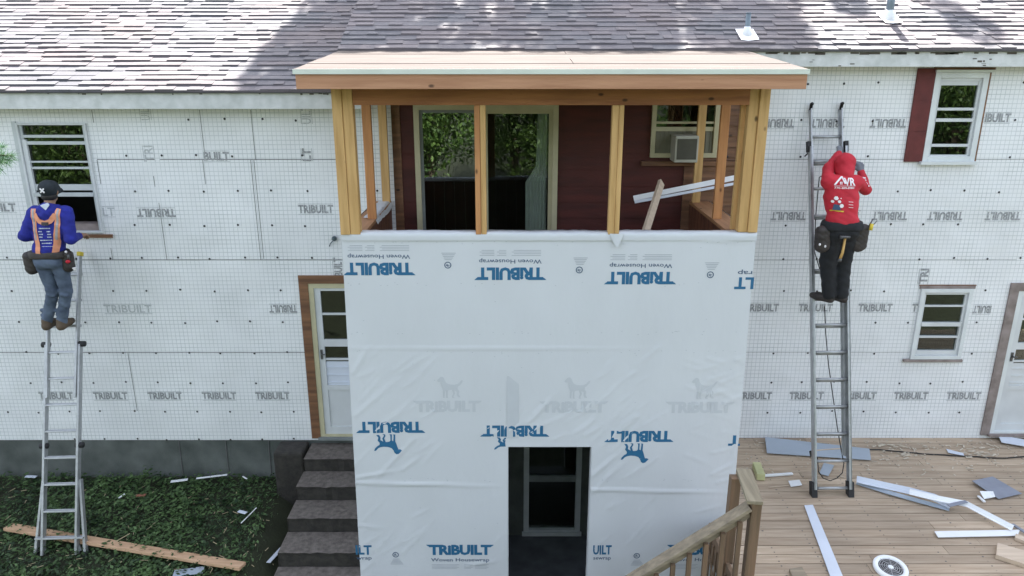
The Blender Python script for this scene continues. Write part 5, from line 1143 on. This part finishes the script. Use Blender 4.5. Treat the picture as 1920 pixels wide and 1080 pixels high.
for i in range(len(pts) - 1):
    for t in (0, .33, .66): fine.append(pts[i].lerp(pts[i + 1], t) + Vector((0, .012 * noise.noise((i + t, 3, 1)), 0)))
m.tube(fine, .008, 6); tag(build(m, 'cord', 'rope'), 'black cord snaking along the deck beneath the right wall', 'cord')
m = MB(); rnd = random.Random(31)
for k in range(330):
    px = rnd.uniform(1395, 1915); py = 826 + abs(rnd.gauss(0, 1)) * 32
    if py > 1070: continue
    p = GD(px, py, .008); a = rnd.uniform(0, 3.14); L_ = rnd.choice([rnd.uniform(.008, .03)] * 4 + [rnd.uniform(.03, .08)]); m.bar(p, p + Vector((math.cos(a) * L_, math.sin(a) * L_, rnd.uniform(0, .008))), rnd.uniform(.004, .018), .004)
for cx, cy in ((1825, 846), (1660, 838), (1840, 850), (1700, 853)):
    for k in range(9):
        p = GD(cx + rnd.gauss(0, 12), cy + rnd.gauss(0, 4), .012); a = rnd.uniform(-.6, .6); L_ = rnd.uniform(.03, .09); m.bar(p, p + Vector((math.cos(a) * L_, math.sin(a) * L_, .01)), rnd.uniform(.01, .03), .004)
tag(build(m, 'wood_chips', 'chips'), 'pale chips and splinters scattered on the deck along the wall', 'wood chips', kind='stuff')

# ------------------------------------------------------------------ TREES
def blob_leaves(mb, c, r, n, s_, rnd, flat_=.75):
    for _ in range(n):
        v = Vector((rnd.gauss(0, 1), rnd.gauss(0, 1), rnd.gauss(0, 1))).normalized() * r * rnd.uniform(.35, 1.05) ** .6
        v.z *= flat_; p = Vector(c) + v; u = Vector((rnd.gauss(0, 1), rnd.gauss(0, 1), rnd.gauss(0, .7))).normalized(); q = u.orthogonal().normalized(); q.rotate(Matrix.Rotation(rnd.uniform(0, 6.28), 3, u)); k = s_ * rnd.uniform(.6, 1.3)
        mb.t = rnd.random(); x = u.cross(q); mb.add([p - q * k, p - x * k * .5, p + q * k, p + x * k * .5], [(0, 1, 2, 3)])
def tree_from(base, blobs, per, s_, lbl, lm='leafA', seed=1, group=None, name='tree', tr=.22):
    rnd = random.Random(seed); base = Vector(base); t = thing(name, base, lbl, 'tree', group)
    top = sum((Vector(b[0]) for b in blobs), Vector()) / len(blobs)
    m = MB(); m.tube([base - Vector((0, 0, .3)), base.lerp(top, .35) + Vector((.1, .1, 0)), base.lerp(top, .7), top], tr, 10, tr * .4)
    for c, r in blobs:
        st_ = base.lerp(top, .45 + .3 * rnd.random()); m.tube([st_, st_.lerp(Vector(c), .5) + Vector((0, 0, .3)), Vector(c)], tr * .35, 7, tr * .08)
    build(m, 'trunk', 'bark', t)
    m = MB()
    for c, r in blobs: blob_leaves(m, c, r, int(per * r * r), s_, rnd)
    build(m, 'crown', lm, t); return t
# shade casters behind the house: crown pieces sit on the sun rays through the shaded patches of roof
def onray(px, v, left=False, dist=9.0):
    e = EL if left else ER; a = ang(v); y = (H - e + 8.3 * SL) / (SL - math.tan(a)); z = e + (y - 8.3) * SL; x = (px - 960) / F * zc(y, z); return Vector((x, y, z)) + sd * dist
bl = []
for px, v, l, r in ((640, 10, 1, .55), (600, 60, 1, .5), (560, 100, 1, .5), (625, 110, 1, .55), (520, 140, 1, .42), (650, 50, 1, .5), (690, 10, 0, .55), (700, 45, 0, .45), (780, 25, 0, .45), (850, 55, 0, .42), (930, 30, 0, .4), (1000, 62, 0, .42), (1100, 55, 0, .5), (1110, 15, 0, .55), (1190, 40, 0, .55), (1270, 25, 0, .55), (1200, 75, 0, .38), (1350, 72, 0, .36), (1370, 30, 0, .5), (1430, 50, 0, .45), (1440, 10, 0, .42), (1590, 8, 0, .22), (1780, 20, 0, .2), (1830, 55, 0, .26), (1480, 60, 0, .3), (760, 78, 0, .28), (660, 85, 0, .3)):
    bl.append((tuple(onray(px, v, l, 10 + random.uniform(-1, 1.5))), r))
tree_from((1.2, 19.5, -.5), bl, 1900, .085, 'tall leafy tree behind the house casting dappled shade on the shingles', seed=3)
rnd = random.Random(5)
for i in range(8):  # unseen row added to block low skylight reaching the shingles
    x = -17 + i * 4.9 + rnd.uniform(-1, 1); y = 21.5 + rnd.uniform(-.6, 2.5)
    bb = [((x + rnd.uniform(-2.3, 2.3), y + rnd.uniform(-1, 1.5), rnd.uniform(2.5, 11.5)), rnd.uniform(1.4, 2.1)) for _ in range(12)]
    tree_from((x, y, -.5), bb, 90, .2, 'unseen leafy tree added behind the house to keep low skylight off the roof', 'leafA', seed=80 + i, group='added sky-blocking trees behind the house', name='broadleaf_tree')
# trees across the yard behind the camera, seen mirrored in the porch glass
rnd = random.Random(12)
for i in range(13):
    x = -21 + i * 3.5 + rnd.uniform(-1, 1); y = -12 - rnd.uniform(0, 9); hh = rnd.uniform(7, 11)
    bb = [((x + rnd.uniform(-2, 2), y + rnd.uniform(-1.5, 1.5), rnd.uniform(.3, hh)), rnd.uniform(1.3, 2.1)) for _ in range(16)]
    tree_from((x, y, -.9), bb, 360, .10, ['broad green tree across the yard, seen mirrored in the porch glass', 'leafy tree across the yard, seen mirrored in the window panes'][i % 2], 'leafF', seed=40 + i, group='trees mirrored in the glass', name='broadleaf_tree')
# pine at the left edge, only one branch tip reaches the picture
pt = thing('pine_tree', (-6.2, 4.6, -.8), 'pine tree with one green branch tip poking in at the left edge', 'tree')
m = MB(); m.tube([(-6.2, 4.6, -1), (-6.25, 4.6, 3), (-6.2, 4.6, 7.5)], .14, 10, .04)
tip = Vector(W(24, 292, 5.4)); base_ = Vector((-6.2, 4.6, tip.z + .15)); m.tube([base_, base_.lerp(tip, .5) + Vector((0, 0, .05)), tip], .03, 7, .005)
for k in range(9):
    a = rnd.uniform(2.2, 4.6); z = 3.5 + k * .45; m.tube([(-6.2, 4.6, z), (-6.2 + math.cos(a) * 1.1, 4.6 + math.sin(a) * 1.1, z + .1)], .03, 6, .006)
build(m, 'trunk', 'bark', pt)
m = MB()
def needles(m, a, b, n, L_):
    a, b = Vector(a), Vector(b); dv = (b - a).normalized()
    for _ in range(n):
        p = a.lerp(b, rnd.random()); v = (Vector((rnd.gauss(0, 1), rnd.gauss(0, 1), rnd.gauss(0, 1))).normalized() + dv * .9).normalized() * L_ * rnd.uniform(.6, 1.1); s_ = v.orthogonal().normalized() * .0022; m.t = rnd.random(); m.add([p - s_, p + s_, p + v], [(0, 1, 2)])
needles(m, base_.lerp(tip, .86), tip, 420, .085)
for px, py in ((4, 318), (20, 306), (2, 300), (26, 300), (6, 275)):
    q = Vector(W(px, py, 5.4)); needles(m, base_.lerp(tip, .85), q, 160, .07)
needles(m, base_, base_.lerp(tip, .86), 1500, .1)
for k in range(9):
    a = rnd.uniform(2.2, 4.6); z = 3.5 + k * .45; needles(m, (-6.2 + math.cos(a) * .3, 4.6 + math.sin(a) * .3, z), (-6.2 + math.cos(a) * 1.1, 4.6 + math.sin(a) * 1.1, z + .1), 800, .13)
build(m, 'crown', 'needle', pt)
